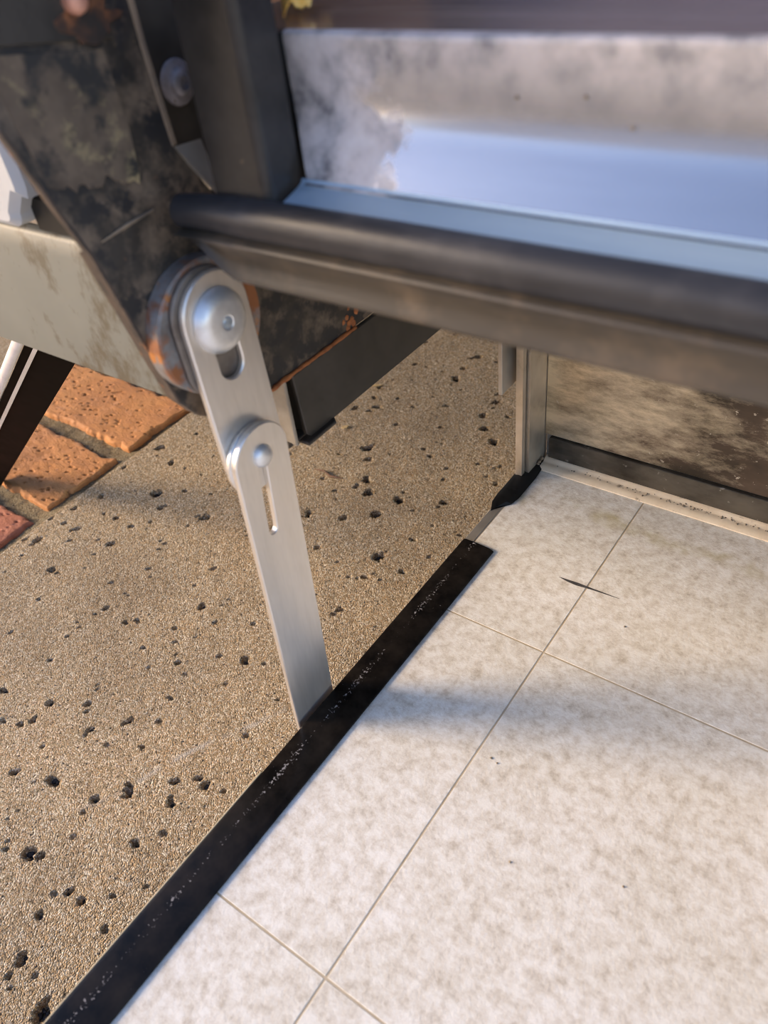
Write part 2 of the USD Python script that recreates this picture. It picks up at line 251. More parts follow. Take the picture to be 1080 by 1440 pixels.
M['leaf'] = mottled('dry_leaf', [(0.3, (0.45, 0.30, 0.12)), (0.7, (0.70, 0.52, 0.26))], 300, (0.6, 0.8))
M['twig'] = mottled('dry_twig', [(0.3, (0.10, 0.05, 0.03)), (0.7, (0.22, 0.12, 0.07))], 300, (0.6, 0.8))
M['scuff'] = mottled('rubber_scuff', [(0.3, (0.03, 0.028, 0.028)), (0.7, (0.10, 0.095, 0.09))], 300, (0.6, 0.8), stretch=(1, 0.3, 1))
M['cap_grey'] = mottled('cap_grey', [(0.3, (0.20, 0.175, 0.14)), (0.7, (0.36, 0.32, 0.26))], 60, (0.5, 0.7), metallic=0.3, spots=[(0.62, 0.70, (0.26, 0.10, 0.04), 80)])
M['riser'] = mottled('purple_brown_board', [(0.4, (0.075, 0.062, 0.085)), (0.6, (0.13, 0.11, 0.14))], 6, (0.5, 0.7))
M['riser_pink'] = mottled('pinkish_board', [(0.4, (0.34, 0.235, 0.20)), (0.6, (0.42, 0.30, 0.255))], 6, (0.5, 0.7))
M['render_wall'] = mottled('pinkish_render', [(0.35, (0.76, 0.66, 0.65)), (0.65, (0.82, 0.73, 0.71))], 2, (0.8, 0.9))
M['copper'] = mottled('rusty_nut', [(0.3, (0.50, 0.22, 0.14)), (0.7, (0.66, 0.34, 0.24))], 200, (0.35, 0.5), metallic=0.3)

# ------------------------------------------------------------------ helpers
used = {}
def numbered(parent, name):
    k = (parent, name); n = used.get(k, 0); used[k] = n + 1
    return f"{parent}/{name}" if n == 0 else f"{parent}/{name}_{n:03d}"

def thing(name, label=None, cat=None, kind=None, group=None):
    x = UsdGeom.Xform.Define(stage, numbered('/World', name)).GetPrim()
    return tag(x, label, cat, kind, group)

def tag(p, label=None, cat=None, kind=None, group=None):
    p = p.GetPrim() if hasattr(p, 'GetPrim') else p
    for k, v in (('label', label), ('category', cat), ('kind', kind), ('group', group)):
        if v: p.SetCustomDataByKey(k, v)
    return p

def obj(name, mesh, m, parent=None, smooth=30, label=None, cat=None, kind=None, group=None):
    base = '/World' if parent is None else str(parent.GetPath())
    p = usdkit.mesh(stage, numbered(base, name), mesh, M[m], smooth=smooth)
    return tag(p.GetPrim(), label, cat, kind, group)

def inset(ring, c):
    """A ring moved inwards (for a counter-clockwise outline; outwards material stays) by c with mitred corners."""
    r = np.asarray(ring, float); a = r - np.roll(r, 1, 0); b = np.roll(r, -1, 0) - r
    na = np.stack([-a[:, 1], a[:, 0]], 1) / np.linalg.norm(a, axis=1)[:, None]
    nb = np.stack([-b[:, 1], b[:, 0]], 1) / np.linalg.norm(b, axis=1)[:, None]
    n = na + nb; k = 1 + (na * nb).sum(1)
    return r + c * n / np.maximum(k, 0.35)[:, None]

def area(r):
    r = np.asarray(r); return 0.5 * np.sum(r[:, 0] * np.roll(r[:, 1], -1) - r[:, 1] * np.roll(r[:, 0], -1))

def plate(outer, t0, t1, c=0.0004, holes=(), axis='z'):
    """A chamfered prism. The outline lies in (x,y) for axis z, (y,z) for axis x, (x,z) for axis y."""
    outer = np.asarray(outer, float)
    rings = [outer if area(outer) > 0 else outer[::-1]] + [np.asarray(h, float) if area(h) < 0 else np.asarray(h, float)[::-1] for h in holes]
    c = min(c, (t1 - t0) * 0.45)
    lv = [(t0, c), (t0 + c, 0), (t1 - c, 0), (t1, c)]
    V, Fc, off = [], [], []
    n = 0
    for (t, ci) in lv:
        off.append([])
        for r in rings:
            rr = inset(r, ci) if ci else r
            off[-1].append(n); V.append(np.column_stack([rr, np.full(len(rr), t)])); n += len(rr)
    for k in range(3):
        for j, r in enumerate(rings):
            m = len(r); i = np.arange(m); i2 = (i + 1) % m
            a, b = off[k][j], off[k + 1][j]
            Fc += [np.column_stack([a + i, a + i2, b + i2]), np.column_stack([a + i, b + i2, b + i])]
    tri = np.asarray(m3.triangulate([inset(r, c) for r in rings]))
    Fc += [tri[:, ::-1] + off[0][0], tri + off[3][0]]
    V, Fc = np.vstack(V), np.vstack(Fc)
    if axis == 'x': V = V[:, [2, 0, 1]]
    if axis == 'y': V = V[:, [0, 2, 1]]; Fc = Fc[:, ::-1]
    return trimesh.Trimesh(V, Fc, process=False)

def rect(a0, b0, a1, b1): return [(a0, b0), (a1, b0), (a1, b1), (a0, b1)]
def box(x0, y0, z0, x1, y1, z1, c=0.0005): return plate(rect(x0, y0, x1, y1), z0, z1, c)
def arc(cx, cy, r, a0, a1, n=16):
    t = np.radians(np.linspace(a0, a1, n)); return [(cx + r * math.cos(q), cy + r * math.sin(q)) for q in t]
def circle(cx, cy, r, n=48): return arc(cx, cy, r, 0, 360 * (n - 1) / n, n)
def join(*ms): return trimesh.util.concatenate(list(ms))

def lathe_x(profile, y, z, x0, n=48):
    """profile: (radius, distance along +x) from the base centre outwards; closed on the axis."""
    m = trimesh.creation.revolve(np.array(profile, float), sections=n)
    v = m.vertices.copy(); m.vertices = np.column_stack([v[:, 2] + x0, v[:, 0] + y, v[:, 1] + z])
    return m

def tube(pts, r, n=8):
    pts = np.asarray(pts, float); rr = np.broadcast_to(r, len(pts)); V = []
    for i, p in enumerate(pts):
        d = pts[min(i + 1, len(pts) - 1)] - pts[max(i - 1, 0)]; d /= np.linalg.norm(d)
        u = np.cross(d, [0.3, 0.2, 1.0]); u /= np.linalg.norm(u); w = np.cross(d, u)
        t = np.arange(n) / n * 2 * np.pi
        V.append(p + rr[i] * (np.cos(t)[:, None] * u + np.sin(t)[:, None] * w))
    k = len(pts); V = np.vstack(V + [pts[:1], pts[-1:]]); Fc = []
    for i in range(k - 1):
        for j in range(n):
            a, b, c, d = i * n + j, i * n + (j + 1) % n, (i + 1) * n + j, (i + 1) * n + (j + 1) % n
            Fc += [(a, b, d), (a, d, c)]
    for j in range(n):
        Fc += [(k * n, (j + 1) % n, j), (k * n + 1, (k - 1) * n + j, (k - 1) * n + (j + 1) % n)]
    return trimesh.Trimesh(V, Fc, process=False)

def sweep(sections):
    """Closed cross-sections of equal length (list of n x 3) joined into a solid with flat ends."""
    S = [np.asarray(s, float) for s in sections]; n = len(S[0]); V = np.vstack(S); Fc = []
    i = np.arange(n); i2 = (i + 1) % n
    for k in range(len(S) - 1):
        a, b = k * n, (k + 1) * n
        Fc += [np.column_stack([a + i, a + i2, b + i2]), np.column_stack([a + i, b + i2, b + i])]
    def cap(s):
        c = s - s.mean(0); u, _, vt = np.linalg.svd(c); q = c @ vt[:2].T
        flip = area(q) < 0
        t = np.asarray(m3.triangulate([q[::-1] if flip else q]))
        return (n - 1 - t)[:, ::-1] if flip else t
    Fc += [cap(S[0])[:, ::-1], cap(S[-1]) + (len(S) - 1) * n]
    m = trimesh.Trimesh(V, np.vstack(Fc), process=False)
    trimesh.repair.fix_normals(m)
    return m

def blob(r, seed, sub=1, squash=(1, 1, 1), amp=0.35):
    m = trimesh.creation.icosphere(subdivisions=sub, radius=1.0)
    v = m.vertices; k = 1 + amp * (meshkit.noise(v * 1.7 + 11.3 * seed, seed) - 0.5) * 2
    m.vertices = v * k[:, None] * r * np.asarray(squash)
    return m

# ------------------------------------------------------------------ the setting: ground
def slab_edge(y): return -0.630 - (y - 0.196) * 0.04
PITS_M = [(np.float64(-0.4781),np.float64(0.138),0.0016,0.69,0.73,0.0049), (np.float64(-0.4864),np.float64(0.0999),np.float64(0.0037),1.48,1.8,np.float64(0.0069)), (np.float64(-0.4446),np.float64(0.1116),np.float64(0.004),0.7,1.34,np.float64(0.0071)), (np.float64(-0.4422),np.float64(0.0971),np.float64(0.003),1.13,0.5,np.float64(0.0062)), (np.float64(-0.4468),np.float64(0.0886),np.float64(0.0024),1.41,0.35,np.float64(0.0056)), (np.float64(-0.4177),np.float64(0.1264),np.float64(0.0024),1.03,1.6,np.float64(0.0057)), (np.float64(-0.398),np.float64(0.1135),np.float64(0.0026),1.07,1.82,np.float64(0.0059)), (np.float64(-0.3786),np.float64(0.1344),np.float64(0.0035),1.41,2.96,np.float64(0.0067)), (np.float64(-0.3416),np.float64(0.2173),np.float64(0.0034),0.91,2.01,np.float64(0.0066)), (np.float64(-0.3861),np.float64(0.1901),np.float64(0.0025),1.37,0.91,np.float64(0.0058)), (np.float64(-0.3666),np.float64(0.1638),np.float64(0.0024),0.6,3.02,np.float64(0.0057)), (np.float64(-0.4163),np.float64(0.0611),np.float64(0.0031),0.93,0.97,np.float64(0.0063)), (np.float64(-0.3884),np.float64(0.0735),np.float64(0.0045),1.58,1.81,np.float64(0.0075)), (np.float64(-0.3348),np.float64(0.097),np.float64(0.006),1.12,2.4,0.0085), (np.float64(-0.3045),np.float64(0.1064),np.float64(0.0043),0.63,2.19,np.float64(0.0073)), (np.float64(-0.3124),np.float64(0.1182),np.float64(0.003),1.01,0.28,np.float64(0.0062)), (np.float64(-0.3014),np.float64(0.1281),np.float64(0.003),1.33,2.89,np.float64(0.0062)), (np.float64(-0.2935),np.float64(0.127),np.float64(0.003),0.83,1.95,np.float64(0.0062)), (np.float64(-0.3496),np.float64(0.0794),np.float64(0.0027),0.93,2.3,np.float64(0.0059)), (np.float64(-0.3488),np.float64(0.0693),np.float64(0.0016),1.39,0.68,np.float64(0.0049)), (np.float64(-0.3666),np.float64(0.0832),np.float64(0.0017),1.51,2.04,np.float64(0.005)), (np.float64(-0.3722),np.float64(0.0258),np.float64(0.0026),1.35,2.54,np.float64(0.0058)), (np.float64(-0.3573),np.float64(0.0315),np.float64(0.0046),1.07,2.35,np.float64(0.0077)), (np.float64(-0.3497),np.float64(0.0363),np.float64(0.0023),1.57,0.32,np.float64(0.0056)), (np.float64(-0.3024),np.float64(0.0739),np.float64(0.0028),1.53,1.22,np.float64(0.006)), (np.float64(-0.3154),np.float64(0.0308),np.float64(0.003),1.13,0.45,np.float64(0.0062)), (np.float64(-0.3043),np.float64(0.0335),np.float64(0.0034),1.37,0.91,np.float64(0.0066)), (np.float64(-0.3187),np.float64(0.0125),np.float64(0.0029),1.56,0.85,np.float64(0.0061)), (np.float64(-0.3059),np.float64(-0.0079),np.float64(0.003),1.22,1.24,np.float64(0.0062)), (np.float64(-0.3048),np.float64(-0.0172),np.float64(0.0023),1.27,0.61,np.float64(0.0056)), (np.float64(-0.2745),np.float64(-0.0187),np.float64(0.0053),0.8,2.32,np.float64(0.0083)), (np.float64(-0.2885),np.float64(0.0446),0.0016,1.43,1.76,0.0049), (np.float64(-0.2795),np.float64(0.1303),np.float64(0.0016),1.61,0.64,np.float64(0.0049)), (np.float64(-0.2958),np.float64(0.1698),np.float64(0.002),1.54,0.52,np.float64(0.0053)), (np.float64(-0.353),np.float64(0.1242),0.0016,1.66,1.93,0.0049), (np.float64(-0.6119),np.float64(0.2216),np.float64(0.0061),1.27,3.01,0.0085), (np.float64(-0.6233),np.float64(0.2153),np.float64(0.0023),1.47,2.45,np.float64(0.0056)), (np.float64(-0.5906),np.float64(0.249),np.float64(0.0035),0.66,1.14,np.float64(0.0066)), (np.float64(-0.6093),np.float64(0.2491),np.float64(0.0023),0.69,0.6,np.float64(0.0056)), (np.float64(-0.6084),np.float64(0.2949),np.float64(0.004),0.84,2.66,np.float64(0.0071)), (np.float64(-0.6182),np.float64(0.2677),np.float64(0.0024),0.74,0.92,np.float64(0.0056)), (np.float64(-0.5856),np.float64(0.3676),np.float64(0.0038),1.14,2.63,np.float64(0.0069)), (np.float64(-0.6165),np.float64(0.3818),np.float64(0.0047),1.66,2.2,np.float64(0.0078)), (np.float64(-0.5615),np.float64(0.3262),np.float64(0.0056),0.84,1.69,0.0085), (np.float64(-0.5349),np.float64(0.2932),np.float64(0.0027),1.38,0.16,np.float64(0.0059)), (np.float64(-0.567),np.float64(0.2803),np.float64(0.0031),1.35,1.14,np.float64(0.0063)), (np.float64(-0.5454),np.float64(0.2795),np.float64(0.0023),1.25,2.08,np.float64(0.0056)), (np.float64(-0.5414),np.float64(0.3117),np.float64(0.0027),1.34,1.62,np.float64(0.006)), (np.float64(-0.5434),np.float64(0.2531),np.float64(0.0034),1.21,0.61,np.float64(0.0065)), (np.float64(-0.4906),np.float64(0.322),np.float64(0.0046),1.14,0.39,np.float64(0.0076)), (np.float64(-0.4986),np.float64(0.279),np.float64(0.0022),1.13,1.66,np.float64(0.0055)), (np.float64(-0.547),np.float64(0.2362),np.float64(0.0026),1.45,1.22,np.float64(0.0058)), (np.float64(-0.6259),np.float64(0.3371),np.float64(0.0025),0.62,1.64,np.float64(0.0058)), (np.float64(-0.4119),np.float64(0.2409),np.float64(0.0044),0.83,2.3,np.float64(0.0074)), (np.float64(-0.4476),np.float64(0.2024),np.float64(0.0033),1.03,1.18,np.float64(0.0065)), (np.float64(-0.4553),np.float64(0.1961),np.float64(0.0027),1.6,1.22,np.float64(0.0059)), (np.float64(-0.5652),np.float64(0.2042),np.float64(0.0044),0.98,1.08,np.float64(0.0074)), (np.float64(-0.4831),np.float64(0.198),np.float64(0.002),1.13,0.29,np.float64(0.0053)), (np.float64(-0.4865),np.float64(0.2486),np.float64(0.0021),1.2,2.86,np.float64(0.0054)), (np.float64(-0.5381),np.float64(0.3425),np.float64(0.002),1.22,2.31,np.float64(0.0053)), (np.float64(-0.4357),np.float64(0.2773),np.float64(0.0021),1.64,2.61,np.float64(0.0054)), (np.float64(-0.4104),np.float64(0.6819),np.float64(0.0056),1.42,2.52,0.0085), (np.float64(-0.4078),np.float64(0.6338),np.float64(0.0045),1.5,0.79,np.float64(0.0076)), (np.float64(-0.4123),np.float64(0.6551),np.float64(0.0032),1.13,1.06,np.float64(0.0064)), (np.float64(-0.3456),np.float64(0.6121),np.float64(0.0047),0.89,1.77,np.float64(0.0078)), (np.float64(-0.3489),np.float64(0.6273),np.float64(0.0044),0.95,1.92,np.float64(0.0074)), (np.float64(-0.3324),np.float64(0.5636),np.float64(0.0045),1.24,0.32,np.float64(0.0076)), (np.float64(-0.3141),np.float64(0.5498),np.float64(0.0053),1.09,1.21,np.float64(0.0082)), (np.float64(-0.3451),np.float64(0.5828),np.float64(0.0038),1.38,0.27,np.float64(0.0069)), (np.float64(-0.3885),np.float64(0.5818),np.float64(0.0035),0.79,1.59,np.float64(0.0066)), (np.float64(-0.4204),np.float64(0.483),np.float64(0.0062),1.05,2.06,0.0085), (np.float64(-0.4078),np.float64(0.4671),np.float64(0.0032),0.97,0.61,np.float64(0.0064)), (np.float64(-0.3884),np.float64(0.4394),np.float64(0.0051),1.63,0.76,np.float64(0.0081)), (np.float64(-0.3777),np.float64(0.4248),np.float64(0.0057),0.76,0.87,0.0085), (np.float64(-0.3452),np.float64(0.4306),np.float64(0.0056),0.97,0.7,0.0085), (np.float64(-0.3528),np.float64(0.405),np.float64(0.0044),1.19,2.9,np.float64(0.0075)), (np.float64(-0.3183),np.float64(0.3611),np.float64(0.0056),0.74,1.29,0.0085), (np.float64(-0.3757),np.float64(0.3848),np.float64(0.0033),1.33,2.74,np.float64(0.0065)), (np.float64(-0.4086),np.float64(0.3747),np.float64(0.0045),1.7,0.45,np.float64(0.0076)), (np.float64(-0.4854),np.float64(0.4359),np.float64(0.0037),1.19,2.73,np.float64(0.0068)), (np.float64(-0.4744),np.float64(0.5346),np.float64(0.004),0.66,1.82,np.float64(0.0071)), (np.float64(-0.4687),np.float64(0.5623),np.float64(0.0036),0.79,2.38,np.float64(0.0067)), (np.float64(-0.4528),np.float64(0.5469),np.float64(0.0039),1.63,1.67,np.float64(0.0071)), (np.float64(-0.4564),np.float64(0.5375),np.float64(0.0035),0.61,0.2,np.float64(0.0066)), (np.float64(-0.4961),np.float64(0.5569),np.float64(0.0027),1.06,2.63,np.float64(0.0059)), (np.float64(-0.4756),np.float64(0.5814),np.float64(0.0036),0.86,2.07,np.float64(0.0068)), (np.float64(-0.356),np.float64(0.5005),np.float64(0.0032),1.05,0.82,np.float64(0.0064)), (np.float64(-0.3685),np.float64(0.5071),np.float64(0.0024),1.37,0.96,np.float64(0.0057)), (np.float64(-0.3317),np.float64(0.4904),np.float64(0.0023),1.01,2.37,np.float64(0.0056)), (np.float64(-0.3079),np.float64(0.4484),np.float64(0.0048),1.14,2.43,np.float64(0.0078)), (np.float64(-0.2791),np.float64(0.4927),np.float64(0.003),1.17,0.5,np.float64(0.0062)), (np.float64(-0.2724),np.float64(0.417),np.float64(0.0032),1.09,2.71,np.float64(0.0064)), (np.float64(-0.4173),np.float64(0.5291),np.float64(0.0025),1.22,2.99,np.float64(0.0058)), (np.float64(-0.4674),np.float64(0.6393),np.float64(0.0028),0.6,1.06,np.float64(0.006)), (np.float64(-0.4875),np.float64(0.653),np.float64(0.0029),1.45,2.13,np.float64(0.0061)), (np.float64(-0.3035),np.float64(0.3926),np.float64(0.0028),1.22,2.06,np.float64(0.006)), (np.float64(-0.3144),np.float64(0.3344),np.float64(0.003),1.56,2.12,np.float64(0.0062)), (np.float64(-0.2912),np.float64(0.356),np.float64(0.0031),1.2,1.74,np.float64(0.0062)), (np.float64(-0.343),np.float64(0.2188),np.float64(0.0025),1.33,1.0,np.float64(0.0057)), (np.float64(-0.3103),np.float64(0.296),np.float64(0.0023),1.34,1.91,np.float64(0.0056)), (np.float64(-0.3633),np.float64(0.2116),np.float64(0.0019),1.46,1.49,np.float64(0.0052)), (np.float64(-0.3726),np.float64(0.3429),np.float64(0.0021),0.63,1.66,np.float64(0.0054)), (np.float64(-0.4079),np.float64(0.4122),np.float64(0.0019),1.54,1.98,np.float64(0.0052)), (np.float64(-0.4437),np.float64(0.5715),np.float64(0.0022),1.31,1.21,np.float64(0.0055)), (np.float64(-0.3736),np.float64(0.5469),np.float64(0.0021),0.99,2.23,np.float64(0.0054)), (np.float64(-0.4615),np.float64(0.719),np.float64(0.003),0.69,2.69,np.float64(0.0062)), (np.float64(-0.4836),np.float64(0.6899),np.float64(0.0025),1.56,2.98,np.float64(0.0057))]   # x, y, radius, aspect, angle, depth
slab = thing('concrete_slab', 'sand-finished tan concrete ground full of small dark pits', None, 'structure')
X1, Y0, Y1, STEP = -0.17, -0.12, 0.86, 0.00125
ys = np.arange(Y0, Y1 + STEP / 2, STEP); nx = int((X1 - slab_edge(Y1)) / STEP) + 1
s = np.linspace(0, 1, nx); YY, SS = np.meshgrid(ys, s, indexing='ij')
XX = slab_edge(YY) + SS * (X1 - slab_edge(YY))
P2 = np.stack([XX, YY, np.zeros_like(XX)], -1)
H = (meshkit.fbm(P2 * 25, 3, 2) - 0.5) * 0.0014 + (meshkit.fbm(P2 * 260, 2, 5) - 0.5) * 0.0007
n_wob = meshkit.fbm(P2 * 170, 3, 9) - 0.5
n_wob2 = meshkit.fbm(P2 * 420, 2, 19) - 0.5
def pit(px, py, r, asp, ang, depth):
    R = r * max(asp, 1 / asp) * 2.0 + 0.003
    j0, j1 = np.searchsorted(ys, [py - R, py + R])
    if j1 <= j0: return
    c, s_ = math.cos(ang), math.sin(ang)
    dx, dy = XX[j0:j1] - px, YY[j0:j1] - py
    r = r * 0.88
    u, v = (c * dx + s_ * dy) * asp ** 0.5, (-s_ * dx + c * dy) / asp ** 0.5
    q = np.sqrt(u * u + v * v) / r + 1.7 * n_wob[j0:j1] + 1.3 * n_wob2[j0:j1]
    w = np.clip((1.0 - q) / 0.42, 0, 1); w = w * w * (3 - 2 * w)
    lip = np.exp(-((q - 1.12) / 0.16) ** 2) * 0.0004
    H[j0:j1] = np.minimum(H[j0:j1], H[j0:j1] * (1 - w) - depth * w) + lip
for a in PITS_M: pit(*a)
for k in range(420):
    py = RNG.uniform(-0.1, 0.84); px = RNG.uniform(slab_edge(py) + 0.004, X1)
    pit(px, py, RNG.uniform(0.0009, 0.0021), RNG.uniform(0.6, 1.5), RNG.uniform(0, 3.1), RNG.uniform(0.0015, 0.004))
edge = np.clip((XX - slab_edge(YY)) / 0.003, 0, 1); H -= (1 - edge) ** 2 * 0.0022
V = np.stack([XX, YY, H], -1).reshape(-1, 3); ny = len(ys)
i = (np.arange(ny - 1)[:, None] * nx + np.arange(nx - 1)).ravel()
Fq = np.vstack([np.column_stack([i, i + 1, i + nx + 1]), np.column_stack([i, i + nx + 1, i + nx])])
k = np.arange(ny) * nx                                       # the slab's exposed edge beside the bricks
V = np.vstack([V, np.column_stack([slab_edge(ys), ys, np.full(ny, -0.03)])]); e = ny * nx + np.arange(ny)
Fq = np.vstack([Fq, np.column_stack([k[:-1], k[1:], e[1:]]), np.column_stack([k[:-1], e[1:], e[:-1]])])
face = obj('slab_face', trimesh.Trimesh(V, Fq, process=False), 'sand', slab, smooth=True)
A, B = np.array([-0.3562, 0.0646]), np.array([-0.2816, 0.2135])
ab = (B - A) / np.linalg.norm(B - A); rel = V[:, :2] - A
along = rel @ ab / np.linalg.norm(B - A); off = np.abs(rel @ np.array([-ab[1], ab[0]]) + 0.002 * np.sin(along * 9))
streak = np.clip(1 - off / 0.003, 0, 1) * np.clip(np.minimum(along, 1.05 - along) * 6, 0, 1) * np.clip((meshkit.fbm(V * 90, 3, 4) - 0.35) * 4, 0, 1) * 0.85
UsdGeom.PrimvarsAPI(face).CreatePrimvar('streak', Sdf.ValueTypeNames.FloatArray, 'vertex').Set([float(q) for q in streak])
XL0, XL1 = slab_edge(-24.0), slab_edge(9.0)
obj('slab_field', join(plate([(X1, -24), (20, -24), (20, 9), (X1, 9)], -0.03, -0.0002), plate([(slab_edge(Y1), Y1), (X1, Y1), (X1, 9), (XL1, 9)], -0.03, -0.0002),
                       plate([(XL0, -24), (X1, -24), (X1, Y0), (slab_edge(Y0), Y0)], -0.03, -0.0002)), 'sand', slab, smooth=False)
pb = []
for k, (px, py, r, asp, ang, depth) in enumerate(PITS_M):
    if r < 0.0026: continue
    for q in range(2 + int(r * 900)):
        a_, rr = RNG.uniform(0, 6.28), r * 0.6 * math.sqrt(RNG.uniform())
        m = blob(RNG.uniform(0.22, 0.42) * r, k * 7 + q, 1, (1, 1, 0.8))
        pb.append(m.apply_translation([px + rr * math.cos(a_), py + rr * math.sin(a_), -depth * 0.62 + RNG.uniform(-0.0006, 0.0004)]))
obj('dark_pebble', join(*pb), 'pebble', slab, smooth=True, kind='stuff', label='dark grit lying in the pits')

brickw = thing('brick_edging', 'terracotta brick border with sandy mortar joints along the concrete', None, 'structure')
def brick(x0, x1, y0, y1, seed, skew=0.0, z=0.0):
    nxb, nyb = 150, 76
    u, v = np.meshgrid(np.linspace(0, 1, nxb), np.linspace(0, 1, nyb), indexing='ij')
    x, y = x0 + u * (x1 - x0), y0 + v * (y1 - y0)
    p = np.stack([x, y, np.full_like(x, seed * 3.3)], -1)
    d = np.minimum(np.minimum(x - x0, x1 - x), np.minimum(y - y0, y1 - y))
    rag = (meshkit.fbm(p * 60, 4, seed) - 0.5)
    dd = d + rag * 0.012
    h = -0.011 * np.clip(1 - dd / 0.0050, 0, 1) ** 2 + (meshkit.fbm(p * 22, 3, seed + 3) - 0.5) * 0.0030 + (meshkit.fbm(p * np.array([70, 190, 1]), 4, seed + 5) - 0.5) * 0.0017
    r = np.random.default_rng(seed)
    for q in range(130):
        cx, cy, rr = r.uniform(x0 + .01, x1 - .005), r.uniform(y0 + .006, y1 - .006), r.uniform(0.0004, 0.0011)
        aa, asp = r.uniform(-0.4, 0.5), r.uniform(1, 2.6)
        dx, dy = x - cx, y - cy; e1, e2 = math.cos(aa) * dx + math.sin(aa) * dy, -math.sin(aa) * dx + math.cos(aa) * dy
        w = np.clip(1.3 - np.hypot(e1 / asp, e2) / rr, 0, 1); h -= 0.0045 * w
    h[0], h[-1], h[:, 0], h[:, -1] = -0.05, -0.05, -0.05, -0.05
    wob = np.clip(1 - d / 0.003, 0, 1) * rag * 0.006
    x = x + np.where(u > 0.5, wob, -wob); y = y + np.where(v > 0.5, wob, -wob) + skew * (x - x1)
    V = np.stack([x, y, h + z], -1).reshape(-1, 3)
    i = (np.arange(nxb - 1)[:, None] * nyb + np.arange(nyb - 1)).ravel()
    return trimesh.Trimesh(V, np.vstack([np.column_stack([i, i + nyb, i + nyb + 1]), np.column_stack([i, i + nyb + 1, i + 1])]), process=False)
for j in range(-3, 8):
    y0 = 0.2545 + j * 0.1068
    xr = -0.6435 - (y0 - 0.2545) * 0.035
    b = obj('brick', brick(xr - 0.228, xr, y0, y0 + 0.0905 + (0.006 if j == 1 else 0), 20 + j, skew=-0.012), 'brick_red' if j == -1 else 'brick', brickw, smooth=True,
            label='darker red brick with a pale chipped corner' if j == -1 else None)
mo = []
gx, gy = np.meshgrid(np.linspace(-0.90, -0.60, 170), np.linspace(-0.12, 1.05, 640), indexing='ij')
gp = np.stack([gx, gy, 0 * gx], -1)
gz = -0.0062 + (meshkit.fbm(gp * 60, 3, 31) - 0.5) * 0.004 + (meshkit.fbm(gp * 320, 2, 32) - 0.5) * 0.0016 + 0.003 * np.clip((gx + 0.652) / 0.02, 0, 1)
i = (np.arange(169)[:, None] * 640 + np.arange(639)).ravel()
obj('mortar', trimesh.Trimesh(np.stack([gx, gy, gz], -1).reshape(-1, 3), np.vstack([np.column_stack([i, i + 640, i + 641]), np.column_stack([i, i + 641, i + 1])]), process=False), 'mortar', brickw, smooth=True)
obj('concrete_path', plate([(-20, -24), (-0.60, -24), (-0.886, -0.35), (-1.02, 9), (-20, 9)], -0.03, 0.0), 'sand', None, smooth=False, label='tan concrete beyond the brick border', kind='structure')

# ------------------------------------------------------------------ the setting: the folded-down floor and the back wall
FX0, FX1, FY0, FY1, FZ = -0.2065, 0.55, -0.42, 0.418, 0.10
floor = thing('floor', 'pale speckled vinyl floor panel marked off in square tiles', None, 'structure')
obj('floor_core', box(FX0, FY0, FZ - 0.020, FX1, 0.432, FZ - 0.0016), 'core', floor)
obj('groove_bed', box(FX0 + 0.0006, FY0 + 0.001, FZ - 0.0016, FX1 - 0.001, FY1, FZ - 0.00018, 0.0001), 'groove', floor)
xs = [-0.2015, -0.1205, 0.0811, 0.2827, FX1 - 0.002]; yt = [FY0 + 0.002, -0.1385, 0.0631, 0.2647, FY1 - 0.001]
gap = 0.0005
for a in range(len(xs) - 1):
    for b in range(len(yt) - 1):
        obj('vinyl_tile', plate(rect(xs[a] + gap, yt[b] + gap, xs[a + 1] - gap, yt[b + 1] - gap), FZ - 0.0010, FZ, 0.00018), 'vinyl', floor)
obj('edge_channel', box(-0.2085, 0.322, FZ - 0.020, -0.2018, 0.40, FZ + 0.0002, 0.0004), 'flange_alu', floor, label='bare metal edge of the panel beyond the black trim')
pts = np.array([(-0.1390, 0.3229), (-0.133, 0.3226), (-0.127, 0.3227), (-0.118, 0.3232), (-0.109, 0.3236), (-0.1000, 0.3239)])
wd = np.array([0.0001, 0.0009, 0.0013, 0.0007, 0.0004, 0.0001])
obj('scuff_mark', plate(np.vstack([pts - np.column_stack([0 * wd, wd]), (pts + np.column_stack([0 * wd, wd]))[::-1]]), FZ, FZ + 0.00012, 0.00004), 'scuff', floor, label='thin black scuff mark across a tile joint')
sp = []
for (x, y) in [(-0.079, 0.148), (-0.032, 0.165), (-0.1085, 0.189), (-0.1125, 0.190), (-0.089, 0.305), (-0.022, 0.098)]:
    sp.append(blob(0.0006, int(x * -9999), 1, (1, 1, .6)).apply_translation([x, y, FZ + 0.0002]))
obj('grit_speck', join(*sp), 'crumb', floor, smooth=True, kind='stuff')

wall = thing('wall_back', 'dusty bare aluminium wall rising at the back of the vinyl floor', None, 'structure')
WY = 0.428
obj('wall_sheet', box(-0.2015, WY, 0.1225, 0.55, WY + 0.003, 0.40, 0.0006), 'wall_alu', wall)
obj('backing_board', box(-0.2015, WY + 0.003, 0.08, 0.55, WY + 0.012, 0.40, 0.0006), 'core', wall)
obj('kick_plate', box(-0.1975, WY - 0.0022, 0.1040, 0.55, WY + 0.003, 0.1218, 0.0005), 'kick', wall, label='darker low kick plate along the floor')
obj('sill_moulding', sweep([[(x, y, z) for y, z in [(0.4300, 0.0985), (0.4300, 0.1042), (0.4262, 0.1043), (0.4240, 0.1038), (0.4226, 0.1027), (0.4208, 0.1022), (0.4190, 0.1024), (0.4160, 0.1020), (0.4142, 0.1008), (0.4140, 0.0985)]]
                           for x in (-0.1995, 0.55)]), 'beige', wall, smooth=40, label='beige stepped moulding where floor meets wall')
obj('corner_post', box(-0.2062, 0.4035, 0.0860, -0.2020, 0.4315, 0.40, 0.0005), 'post_alu', wall)
